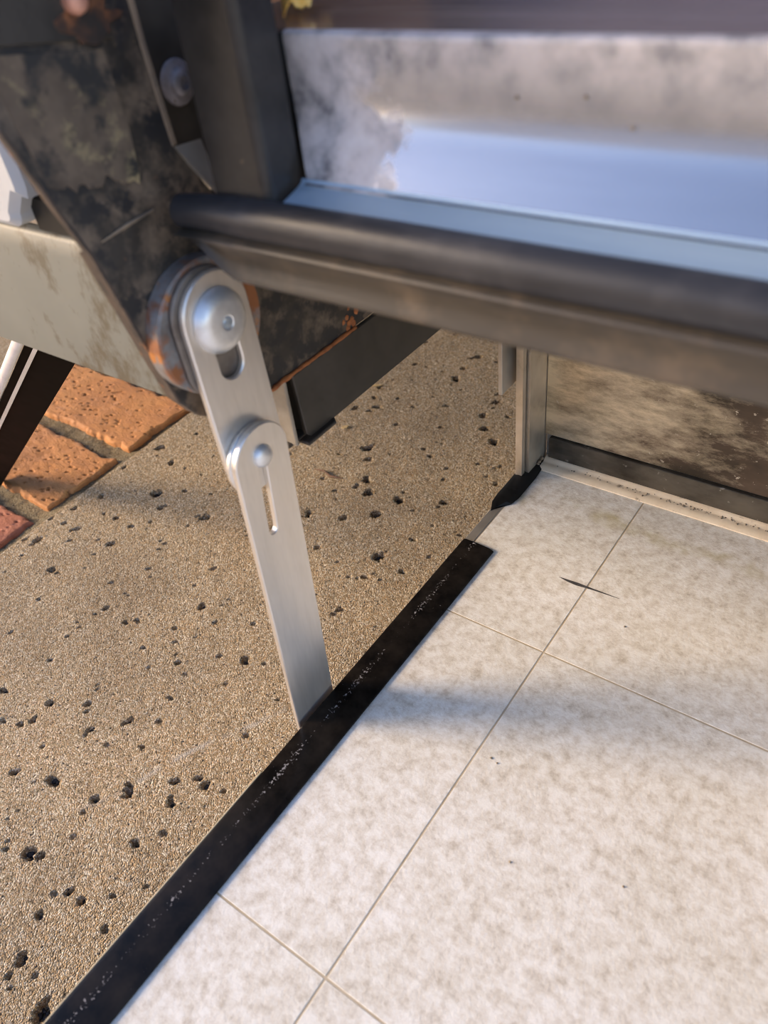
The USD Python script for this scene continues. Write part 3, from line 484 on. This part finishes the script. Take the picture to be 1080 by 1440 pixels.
obj('post_lip', box(-0.2095, 0.3975, 0.0800, -0.2045, 0.4018, 0.40, 0.0008), 'post_alu', wall)
obj('post_web', box(-0.2090, 0.4010, 0.0830, -0.2060, 0.4060, 0.40, 0.0003), 'flange_alu', wall)
obj('hanging_flange', plate([(0.386, 0.176), (0.43, 0.1765), (0.43, 0.40), (0.386, 0.40)], -0.2165, -0.2135, 0.0004, axis='x'), 'flange_alu', wall, label='grey flange hanging left of the corner post')
cr = []
for k in range(150):
    x = -0.197 + 0.217 * RNG.uniform() ** 0.55; y = 0.4212 + RNG.normal(0, 0.0012)
    cr.append(blob(RNG.uniform(0.00025, 0.0008), k, 0, (1, 1, .7)).apply_translation([x, y, 0.1024 + (0.0006 if y > 0.4225 else 0)]))
for k in range(26):
    cr.append(blob(RNG.uniform(0.0006, 0.0015), 300 + k, 1, (1, 1, .7)).apply_translation([-0.2012 + RNG.normal(0, 0.0018), 0.4185 + RNG.normal(0, 0.003), 0.1035 + abs(RNG.normal(0, 0.0015))]))
obj('dirt_crumb', join(*cr), 'crumb', wall, smooth=True, kind='stuff', label='dirt crumbs caught along the moulding')

# ------------------------------------------------------------------ the black edge trims
t = thing('edge_trim', 'long glossy black plastic trim capping the edge of the vinyl floor', 'edge trim')
prof = [(-0.2080, 0.078), (-0.2062 - 0.0003, 0.078), (-0.2062 - 0.0003, 0.1000), (-0.1858, 0.1000), (-0.1852, 0.1004), (-0.1854, 0.1012), (-0.1885, 0.1023), (-0.199, 0.1030), (-0.2060, 0.1030), (-0.2075, 0.1026), (-0.2080, 0.1018)]
obj('trim_strip', sweep([[(x, y, z) for x, z in prof] for y in (FY0, 0.3222)]), 'trim', t, smooth=25)
obj('lit_edge_line', box(-0.2090, FY0, 0.0995, -0.2080, 0.120, 0.1022, 0.0002), 'lit_edge', t, label='thin tan strip standing in for a sunlit outer edge')  # strip added to draw the lit edge of the trim
prof2 = [(-0.2110, 0.086), (-0.2062, 0.086), (-0.2062, 0.1002), (-0.1965, 0.1002), (-0.1960, 0.1010), (-0.2000, 0.1032), (-0.2070, 0.1040), (-0.2105, 0.1030)]
sec = []
for y, k in ((0.359, 0.15), (0.366, 0.85), (0.374, 1.0), (0.40, 1.0), (0.4165, 0.85)):
    sec.append([((-0.2066 + (x + 0.2066) * k), y + (0.004 * (x + 0.2066) / 0.01), 0.1002 + (z - 0.1002) * (k if z > 0.1 else 1)) for x, z in prof2])
obj('corner_wedge', sweep(sec), 'black_plastic', None, smooth=30, label='short black rubber wedge in the far corner beside the metal post', cat='edge trim')

# ------------------------------------------------------------------ chassis side: plate, beam, boss
ch = thing('chassis_frame', 'grimy black steel chassis plate and beam carrying the rusty pivot disc', 'vehicle frame')
PX = -0.225
side = [(0.1000, 0.56), (0.1010, 0.480), (0.1120, 0.447), (0.1246, 0.4098), (0.1318, 0.388), (0.1388, 0.3685), (0.1440, 0.346), (0.1495, 0.3209), (0.1535, 0.304), (0.1600, 0.2940), (0.168, 0.288), (0.190, 0.2836),
        (0.75, 0.2834), (0.75, 0.372), (0.205, 0.372), (0.1946, 0.3700), (0.1826, 0.3892), (0.1812, 0.42), (0.1805, 0.56)]
obj('side_plate', plate(side, PX - 0.0030, PX, 0.0006, axis='x'), 'chassis', ch)
obj('lower_flange', plate([(0.1392, 0.3685), (0.1444, 0.346), (0.1499, 0.3209), (0.1540, 0.304), (0.1605, 0.294), (0.185, 0.294), (0.16, 0.36)], PX - 0.0085, PX - 0.0025, 0.0008, axis='x'), 'rust_edge', ch)
def strip_x(line, w, x0, x1):                                # a thin bar following a (y, z) line
    q = np.asarray(line, float); d = np.gradient(q, axis=0); nrm = np.column_stack([-d[:, 1], d[:, 0]]); nrm /= np.linalg.norm(nrm, axis=1)[:, None]
    return plate(np.vstack([q - nrm * w / 2, (q + nrm * w / 2)[::-1]]), x0, x1, 0.0003, axis='x')
obj('rust_edge', strip_x([(0.1246, 0.4098), (0.1318, 0.388), (0.1388, 0.3685), (0.1440, 0.346), (0.1495, 0.3209), (0.1535, 0.304)], 0.0012, PX - 0.0030, PX + 0.0002), 'rust_edge', ch, label='rusty edge of the plate')
sp_ = [(0.1268, 0.4275), (0.1655, 0.4215), (0.1668, 0.400), (0.1655, 0.3855)]
for k in range(26):
    f_ = (k + 1) / 27; n_k = meshkit.fbm(np.array([[k * 0.45, 2.2, 0.7]]), 3, 6)[0] - 0.5
    sp_.append((0.1655 - f_ * 0.0315, 0.3845 + 0.006 * f_ + 0.010 * n_k))
sp_.append((0.1325, 0.392))
obj('stained_panel', plate(sp_, PX - 0.0005, PX + 0.0005, 0.0002, axis='x'), 'chassis_dusty', ch, label='paler dust-stained area of the plate')
obj('plate_flange', plate([(0.104, 0.470), (0.104, 0.4355), (0.1225, 0.4300), (0.170, 0.4232), (0.170, 0.470)], PX, PX + 0.0012, 0.0004, axis='x'), 'chassis_plain', ch)
obj('bare_rim', strip_x([(0.1800, 0.52), (0.1803, 0.44), (0.1806, 0.42), (0.1818, 0.400), (0.1826, 0.3895)], 0.0022, PX - 0.0072, PX + 0.0006), 'bare_edge', ch, label='bare worn rim of the plate')
obj('gusset_tab', trimesh.Trimesh([(PX, 0.1826, 0.3890), (PX - 0.001, 0.1955, 0.3878), (PX + 0.006, 0.1945, 0.3680), (PX - 0.002, 0.1826, 0.3885), (PX - 0.003, 0.1955, 0.3873), (PX + 0.004, 0.1945, 0.3675)],
                                [(0, 1, 2), (5, 4, 3), (0, 2, 5), (0, 5, 3), (1, 4, 5), (1, 5, 2), (0, 3, 4), (0, 4, 1)], process=False), 'flange_alu', ch, smooth=False, label='small grey triangular tab')
obj('scratch', tube([(PX + 0.0002, 0.1435, 0.3712), (PX + 0.0004, 0.155, 0.3728), (PX + 0.0003, 0.1665, 0.3736)], [0.0002, 0.0007, 0.0003]), 'bare_edge', ch, smooth=True)
obj('recess_plate', plate([(0.178, 0.372), (0.24, 0.372), (0.24, 0.56), (0.178, 0.56)], -0.242, -0.2385, 0.0005, axis='x'), 'chassis_plain', ch)
jb = obj('jamb_bolt', lathe_x([(0, 0), (0.0072, 0), (0.0075, 0.0008), (0.0070, 0.0016), (0.0050, 0.0022), (0.0044, 0.0036), (0.0036, 0.0043), (0.0020, 0.0045), (0.0016, 0.0028), (0, 0.0028)], 0.2015, 0.4035, -0.2386), 'dull_zinc', ch, smooth=35, label='round-headed bolt recessed beside the post')
nut = obj('rusty_nut', lathe_x([(0, 0), (0.0034, 0), (0.0037, 0.002), (0.0031, 0.0036), (0.0018, 0.0046), (0, 0.0048)], 0.1592, 0.4346, PX + 0.001), 'copper', ch, smooth=40, label='rust-coloured nut near the top of the plate')
q_ = np.linspace(0, 2 * np.pi, 40, endpoint=False)
rad = 0.0065 + 0.0075 * meshkit.noise(np.column_stack([3 + 2.6 * np.cos(q_), 3 + 2.6 * np.sin(q_), 0 * q_]), 5) ** 2
obj('rust_patch', plate(np.column_stack([0.1625 + rad * np.cos(q_) * 1.1, 0.4290 + rad * np.sin(q_) * 0.62]), PX + 0.0010, PX + 0.0016, 0.0002, axis='x'), 'rust_bleed', ch, label='rust patch spreading below the nut')
# seam of rusty weld along the beam, channel below it
yy = np.linspace(0.186, 0.262, 40)
obj('weld_seam', tube(np.column_stack([np.full(40, PX + 0.0004), yy, 0.2835 + 0.0007 * (meshkit.noise(np.column_stack([yy * 260, yy, yy]), 8) - 0.5)]), 0.0008 + 0.0009 * meshkit.noise(np.column_stack([yy * 400, yy, yy]), 3) * np.clip((0.272 - yy) * 40, 0.3, 1), 7), 'rust', ch, smooth=True, label='rusty weld seam along the beam')
wb = [blob(RNG.uniform(0.0006, 0.0018), 50 + k, 1, (0.35, 1, 1)).apply_translation([PX, 0.262 + RNG.normal(0, 0.005), 0.290 + RNG.normal(0, 0.004)]) for k in range(14)]
obj('rust_blister', join(*wb), 'rust', ch, smooth=True, kind='stuff', label='rust blisters at the end of the weld')
obj('channel_side', plate([(0.2130, 0.2834), (0.2150, 0.2505), (0.2180, 0.2475), (0.75, 0.2475), (0.75, 0.2834)], PX - 0.0010, PX + 0.0016, 0.0005, axis='x'), 'chassis_plain', ch)
obj('channel_cap', plate([(-0.262, 0.2834), (PX - 0.0002, 0.2834), (PX - 0.0002, 0.2470), (-0.262, 0.2440)], 0.2085, 0.2105, 0.0005, axis='y'), 'cap_grey', ch, label='dull end cap of the channel')
obj('channel_web', box(-0.262, 0.2185, 0.2480, PX - 0.0008, 0.2205, 0.2834, 0.0004), 'chassis_plain', ch)
obj('channel_floor', box(-0.262, 0.2060, 0.2460, PX - 0.003, 0.75, 0.2480, 0.0004), 'chassis_plain', ch)
obj('channel_lip', plate([(PX - 0.002, 0.2120), (PX + 0.0045, 0.2120), (PX + 0.0045, 0.2330), (PX - 0.002, 0.2380)], 0.2462, 0.2482, 0.0005), 'chassis_plain', ch)
obj('pivot_disc', plate(circle(0.1730, 0.3285, 0.0258, 72), PX - 0.001, -0.2178, 0.0008, axis='x'), 'rust_disc', ch, label='rust-patched round boss behind the pivot')

# ------------------------------------------------------------------ hinged stay
st = thing('folding_stay', 'slotted two-piece brushed steel stay bolted to the rusty disc', 'stay arm')
def capsule(c0, r0, c1, r1, n=24):
    d = np.subtract(c1, c0); a = math.degrees(math.atan2(d[1], d[0]))
    return arc(*c0, r0, a + 90, a + 270, n) + arc(*c1, r1, a - 90, a + 90, n)
UX0, UX1 = -0.2155, -0.2125
obj('spacer', plate(capsule((0.1707, 0.3355), 0.0172, (0.1700, 0.3180), 0.0160), -0.2180, UX0, 0.0006, axis='x'), 'spacer', st, label='dark spacer plate under the upper link')
up = obj('upper_link', plate(capsule((0.1722, 0.3350), 0.0163, (0.1738, 0.2735), 0.0168), UX0, UX1, 0.0006, holes=[capsule((0.1722, 0.3345), 0.0059, (0.1730, 0.3140), 0.0059, 14)], axis='x'), 'strap', st)
bolt = obj('pivot_bolt', lathe_x([(0, -0.004), (0.0055, -0.004), (0.0055, 0), (0.0120, 0.0000), (0.0124, 0.0008), (0.0120, 0.0020), (0.0108, 0.0036), (0.0092, 0.0047), (0.0072, 0.0052), (0.0030, 0.0053), (0.0025, 0.0050), (0.0023, 0.0015), (0, 0.0013)], 0.1716, 0.3330, UX1, 64), 'zinc', st, smooth=28, label='zinc dome-headed pivot bolt with a small socket')
lx = lambda z: -0.2110 + (np.clip(z, 0.1, 0.30) - 0.10) / 0.17 * 0.0045
LL = plate(arc(0.1712, 0.2722, 0.0155, 5, 175, 26) + [(0.1557, 0.262), (0.1533, 0.100), (0.1530, 0.040), (0.1832, 0.040), (0.1832, 0.100), (0.1864, 0.262)], 0, 0.0030, 0.0005,
           holes=[capsule((0.1698, 0.2665), 0.0022, (0.1679, 0.2345), 0.0024, 10)], axis='x')
v = LL.vertices.copy(); v[:, 0] = v[:, 0] - 0.0030 + lx(v[:, 2]); LL.vertices = v
lo = obj('lower_link', LL, 'strap', st)
obj('link_washer', plate(circle(0.1706, 0.2712, 0.0155, 48), UX1, -0.2094, 0.0009, axis='x'), 'strap', st)
obj('rivet', lathe_x([(0, -0.003), (0.003, -0.003), (0.003, 0), (0.0050, 0), (0.0051, 0.0006), (0.0045, 0.0018), (0.0030, 0.0027), (0.0012, 0.0030), (0, 0.00305)], 0.1708, 0.2735, lx(0.2735), 40), 'zinc', st, smooth=40, label='round rivet joining the two links')

# ------------------------------------------------------------------ door post, sill, seal
pr = []
c = 0.0034
outline = [(-0.1935, 0.1685)] + arc(-0.1708 - c, 0.1685 + c, c, -90, 0, 10) + [(-0.1708, 0.1835), (-0.1715, 0.1842), (-0.1935, 0.1842)]
dp = thing('door_post', 'rounded black metal post standing left of the aluminium sill', 'post')
obj('post_shell', plate(outline, 0.3760, 0.56, 0.0003), 'post', dp, smooth=35)
obj('dark_gap_strip', box(-0.1930, 0.1852, 0.3760, -0.1752, 0.1950, 0.4216, 0.0004), 'black_plastic', dp, label='black strip added to keep the gap beside the sill dark')  # added backing, black so the gap reads as shaded

sl = thing('door_sill', 'wide scuffed aluminium sill with an upright face and narrow bottom ledge', 'door sill')
SX1 = 0.42
yb, zb, hgt = 0.1812, 0.3840, 0.0385
cz = [(yb, zb)]
for k in range(24):                                            # coved face: leaning back below, near upright above
    sm = np.clip((k / 23 - 0.30) / 0.38, 0, 1); a_ = math.radians(24 - 23.0 * sm * sm * (3 - 2 * sm))
    cz.append((cz[-1][0] + hgt / 24 * math.sin(a_), cz[-1][1] + hgt / 24 * math.cos(a_)))
yt_, zt_ = cz[-1]
def on_face(q): return np.interp(q, np.linspace(0, hgt, 25), [c_[0] for c_ in cz]), np.interp(q, np.linspace(0, hgt, 25), [c_[1] for c_ in cz])
fprof = [(0.1680, 0.3788), (0.1684, 0.3802), (0.1795, 0.3836)] + cz + [(yt_ + 0.0004, zt_ + 0.0006), (yt_ + 0.0014, zt_ + 0.0010), (yt_ + 0.003, zt_ + 0.0010)]
back = [(y + 0.0022, z - 0.0016) for y, z in fprof[::-1]]
def sill_x(x, z): return float(np.interp(z, [0.3840, 0.3899, 0.3957, 0.4018, 0.4082, 0.4146, 0.4210], [-0.1665, -0.1690, -0.1714, -0.1734, -0.1740, -0.1743, -0.1744])) if x < 0 else x
face_only = fprof[2:]; fb = [(y + 0.0022, z - 0.0016) for y, z in face_only[::-1]]
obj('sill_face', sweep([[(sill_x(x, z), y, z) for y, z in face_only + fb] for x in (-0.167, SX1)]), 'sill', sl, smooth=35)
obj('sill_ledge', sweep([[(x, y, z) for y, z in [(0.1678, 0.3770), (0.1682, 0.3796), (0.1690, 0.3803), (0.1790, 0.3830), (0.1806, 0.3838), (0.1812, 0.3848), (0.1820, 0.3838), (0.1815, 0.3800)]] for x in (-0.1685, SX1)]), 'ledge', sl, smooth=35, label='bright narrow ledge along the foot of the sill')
obj('sill_deck', box(-0.215, yt_ + 0.0028, zt_ - 0.003, SX1, 0.42, zt_ + 0.0008, 0.0004), 'deck', sl, label='flat deck behind the sill face')
sd = [blob(0.0005, 90 + k, 1, (1, .5, 1)).apply_translation([x, on_face(q)[0] - 0.0002, on_face(q)[1]]) for k, (x, q) in enumerate([(-0.100, 0.026), (-0.082, 0.027), (-0.070, 0.021)])]
obj('dirt_speck', join(*sd), 'crumb', sl, smooth=True, kind='stuff')

se = thing('door_seal', 'weathered black rubber bulb seal hanging below the aluminium sill', 'rubber seal')
xsx = np.r_[np.linspace(-0.2115, -0.17, 24), np.linspace(-0.165, 0.42, 60)]
def wob(x, f, s): return (meshkit.noise(np.array([[x * f, s, 0.5]]), 3)[0] - 0.5)
bs, fs = [], []
for x in xsx:
    u = np.clip((x + 0.2115) / 0.03, 0, 1); cy, czz, r = 0.1668 + 0.0008 * (1 - u), 0.3762 - 0.0016 * (1 - u) ** 2 + 0.0006 * wob(x, 40, 1), 0.0062 - 0.0010 * (1 - u)
    bs.append([(x, cy + r * 0.95 * math.cos(q), czz + r * math.sin(q)) for q in np.linspace(0, 2 * np.pi, 29)[:-1]])
for x in xsx:
    u = np.clip((x + 0.2105) / 0.022, 0, 1); us = u * u * (3 - 2 * u)
    top = 0.3705 - 0.0016 * (1 - us); bot = 0.3548 + (1 - us) * 0.0135 + 0.0005 * wob(x, 60, 4)
    w = 0.0012 * wob(x, 55, 7) * (1.4 - u)
    h = top - bot
    fr = [(0.1618, top), (0.1612, top - 0.10 * h), (0.1632, top - 0.24 * h), (0.1652 + w, top - 0.45 * h), (0.1655 + w, top - 0.62 * h), (0.1644 + w, top - 0.80 * h), (0.1640 + w, top - 0.92 * h), (0.1650 + w, bot)]
    bk = [(0.1676 + w, bot + 0.0005), (0.1688 + w, top - 0.6 * h), (0.1690, top - 0.2 * h), (0.1690, top + 0.001)]
    fs.append([(x + 0.0 * y, y, z) for y, z in fr + bk])
obj('seal_bulb', sweep(bs), 'rubber', se, smooth=40)
obj('seal_flap', sweep(fs), 'rubber_flap', se, smooth=50, label='dusty hanging flap of the seal')

# ------------------------------------------------------------------ left side: skin, moulding, leg
sk = thing('side_skirt', 'weathered pale grey body panel stained brown beside the chassis plate', 'body panel')
prof = [(0.1716, 0.2900), (0.1700, 0.2890), (0.1684, 0.2900), (0.1680, 0.2940), (0.1676, 0.310), (0.1672, 0.330), (0.1676, 0.345), (0.1690, 0.3515), (0.1720, 0.3540), (0.1740, 0.3540), (0.1716, 0.345), (0.1716, 0.31)]
obj('skirt_sheet', sweep([[(x, y, z) for y, z in prof] for x in (-1.3, -0.2332)]), 'skin', sk, smooth=40)
wm = thing('body_moulding', 'white moulded body edge at the far left above the grey panel', 'body moulding')
rr = 0.006
o = [(-1.3, 0.4600), (-1.3, 0.3600)] + arc(-0.2995 - rr, 0.3590 + rr, rr, -90, 0, 8) + [(-0.2935, 0.372), (-0.2895, 0.3715), (-0.2880, 0.376), (-0.2900, 0.4600)]
obj('moulding_shell', plate(o, 0.1580, 0.1900, 0.003, axis='y'), 'white', wm, smooth=40)
obj('gap_shade_box', box(-0.2990, 0.166, 0.3560, -0.2360, 0.19, 0.3700, 0.001), 'black_plastic', wm, label='black box standing in for the dark recess under the white moulding')  # shade of the open recess, drawn as a black box

lg = thing('support_leg', 'black square-section support leg with pale rims at the far left', 'support leg')
LP0, LP1 = np.array([-0.7339, 0.2466, 0.0]), np.array([-0.44633, 0.22785, 0.23166])
d_ = (LP1 - LP0) / np.linalg.norm(LP1 - LP0); L = np.linalg.norm(LP1 - LP0) + 0.06
s_ = np.cross(d_, [-0.82, 0.37, -0.45]); s_ /= np.linalg.norm(s_); n_ = np.cross(s_, d_)
if s_[0] < 0: s_, n_ = -s_, np.cross(-s_, d_)
if n_ @ np.array([-0.82, 0.37, -0.45]) > 0: n_ = -n_              # s_ runs across the leg, n_ towards its open side
def leg_bar(w, h, a=0.004, b=L, c=0.0008):
    m = box(w[0], h[0], a, w[1], h[1], b, c); v = m.vertices
    m.vertices = LP0 + v[:, 2:3] * d_ + v[:, 0:1] * s_ + v[:, 1:2] * n_
    if np.linalg.det([s_, n_, d_]) < 0: m.invert()
    return m
obj('leg_side', leg_bar((-0.0125, 0.0105), (-0.022, 0.0)), 'leg', lg, smooth=False)
obj('lit_leg_rim', leg_bar((-0.0152, -0.0125), (-0.022, 0.0012)), 'lit_leg_rim', lg, smooth=False, label='bare rim of the leg painted pale for the light it catches')  # light caught by this rim is painted in
obj('leg_channel', leg_bar((-0.0212, -0.0152), (-0.022, -0.006)), 'leg', lg, smooth=False)
obj('leg_tube', tube([LP0 - s_ * 0.0248 + d_ * 0.006, LP0 - s_ * 0.0248 + d_ * L], 0.0036, 20), 'chrome', lg, smooth=40, label='polished tube along the left of the leg')

# ------------------------------------------------------------------ unseen vehicle body and boards, added for shade and reflections
vb = thing('vehicle_floor', 'unseen vehicle underside and boards added for shade and reflections', None, 'structure')
obj('under_panel', box(-0.2230, 0.212, 0.3740, 2.6, 3.4, 0.3900, 0.002), 'chassis_plain', vb)
obj('added_left_panel', box(-1.5, 0.192, 0.4610, -0.2430, 3.4, 0.4800, 0.002), 'chassis_plain', vb)  # unseen panel added to cut sky light on the concrete
obj('added_riser', box(-0.275, 0.420, 0.3900, 1.6, 0.436, 0.80, 0.002), 'riser', vb)  # this board and the next are added for the deck to reflect
obj('added_side_board', box(-0.75, 0.420, 0.3900, -0.277, 0.436, 0.80, 0.002), 'riser_pink', vb)
obj('added_wall', box(-16.0, -22.3, -0.02, 16.0, -22.0, 6.4, 0.01), 'render_wall', None, label='unseen pinkish wall added for the sill face to reflect', kind='structure')  # added behind the camera; hides the bright horizon in the sill reflection

# ------------------------------------------------------------------ loose bits
sc = []
gx, gy = np.meshgrid(np.linspace(0, 1, 16), np.linspace(0, 1, 12), indexing='ij')
cA, cB, cC, cD = (-0.2070, 0.2275), (-0.1880, 0.2290), (-0.1800, 0.2090), (-0.1790, 0.1960)
px, py = [(1 - gx) * ((1 - gy) * cD[k] + gy * cA[k]) + gx * ((1 - gy) * cC[k] + gy * cB[k]) for k in (0, 1)]
pz = zt_ + 0.003 + 0.009 * meshkit.fbm(np.stack([gx * 3, gy * 3, 0 * gx], -1), 3, 8) - 0.006 * np.maximum(0, np.hypot(gx - .5, gy - .5) - .25)
top = np.stack([px, py, np.maximum(pz, zt_ + 0.0020)], -1).reshape(-1, 3); bot = top.copy(); bot[:, 2] -= 0.0008
i = (np.arange(15)[:, None] * 12 + np.arange(11)).ravel()
Fa = np.vstack([np.column_stack([i, i + 12, i + 13]), np.column_stack([i, i + 13, i + 1])])
ring = np.r_[np.arange(12), np.arange(1, 16) * 12 + 11, 15 * 12 + np.arange(10, -1, -1), np.arange(14, 0, -1) * 12]
r2 = np.roll(ring, -1); n_ = len(top)
Fa = np.vstack([Fa, Fa[:, ::-1] + n_, np.column_stack([ring, r2, r2 + n_]), np.column_stack([ring, r2 + n_, ring + n_])])
obj('crumpled_scrap', trimesh.Trimesh(np.vstack([top, bot]), Fa, process=False), 'scrap', None, smooth=True, label='crumpled orange scrap on the sill deck beside the black post', cat='scrap')

def chip(name, x, y, l, w, ang, m, label, cat):
    o = np.array([(-.5, 0), (-.25, -.42), (.15, -.5), (.5, -.05), (.2, .38), (-.2, .5)]) * [l, w]
    c, s = math.cos(ang), math.sin(ang); o = o @ np.array([[c, s], [-s, c]]) + [x, y]
    return obj(name, plate(o, 0.0006, 0.0018, 0.0003), m, None, smooth=30, label=label, cat=cat)
chip('wood_chip', -0.4794, 0.5812, 0.013, 0.004, 0.5, 'leaf', 'thin tan wood chip on the concrete just right of the black channel', 'wood chip')
chip('leaf_fragment', -0.462, 0.500, 0.008, 0.006, 1.0, 'leaf', 'small tan leaf fragment on the concrete below the channel end', 'leaf')
obj('twig', tube([(-0.445, 0.428, 0.0015), (-0.434, 0.430, 0.002), (-0.424, 0.4265, 0.0018), (-0.411, 0.430, 0.0012)], [0.0005, 0.001, 0.0012, 0.0004]), 'twig', None, smooth=True, label='short brown twig lying on the concrete right of the stay', cat='twig')
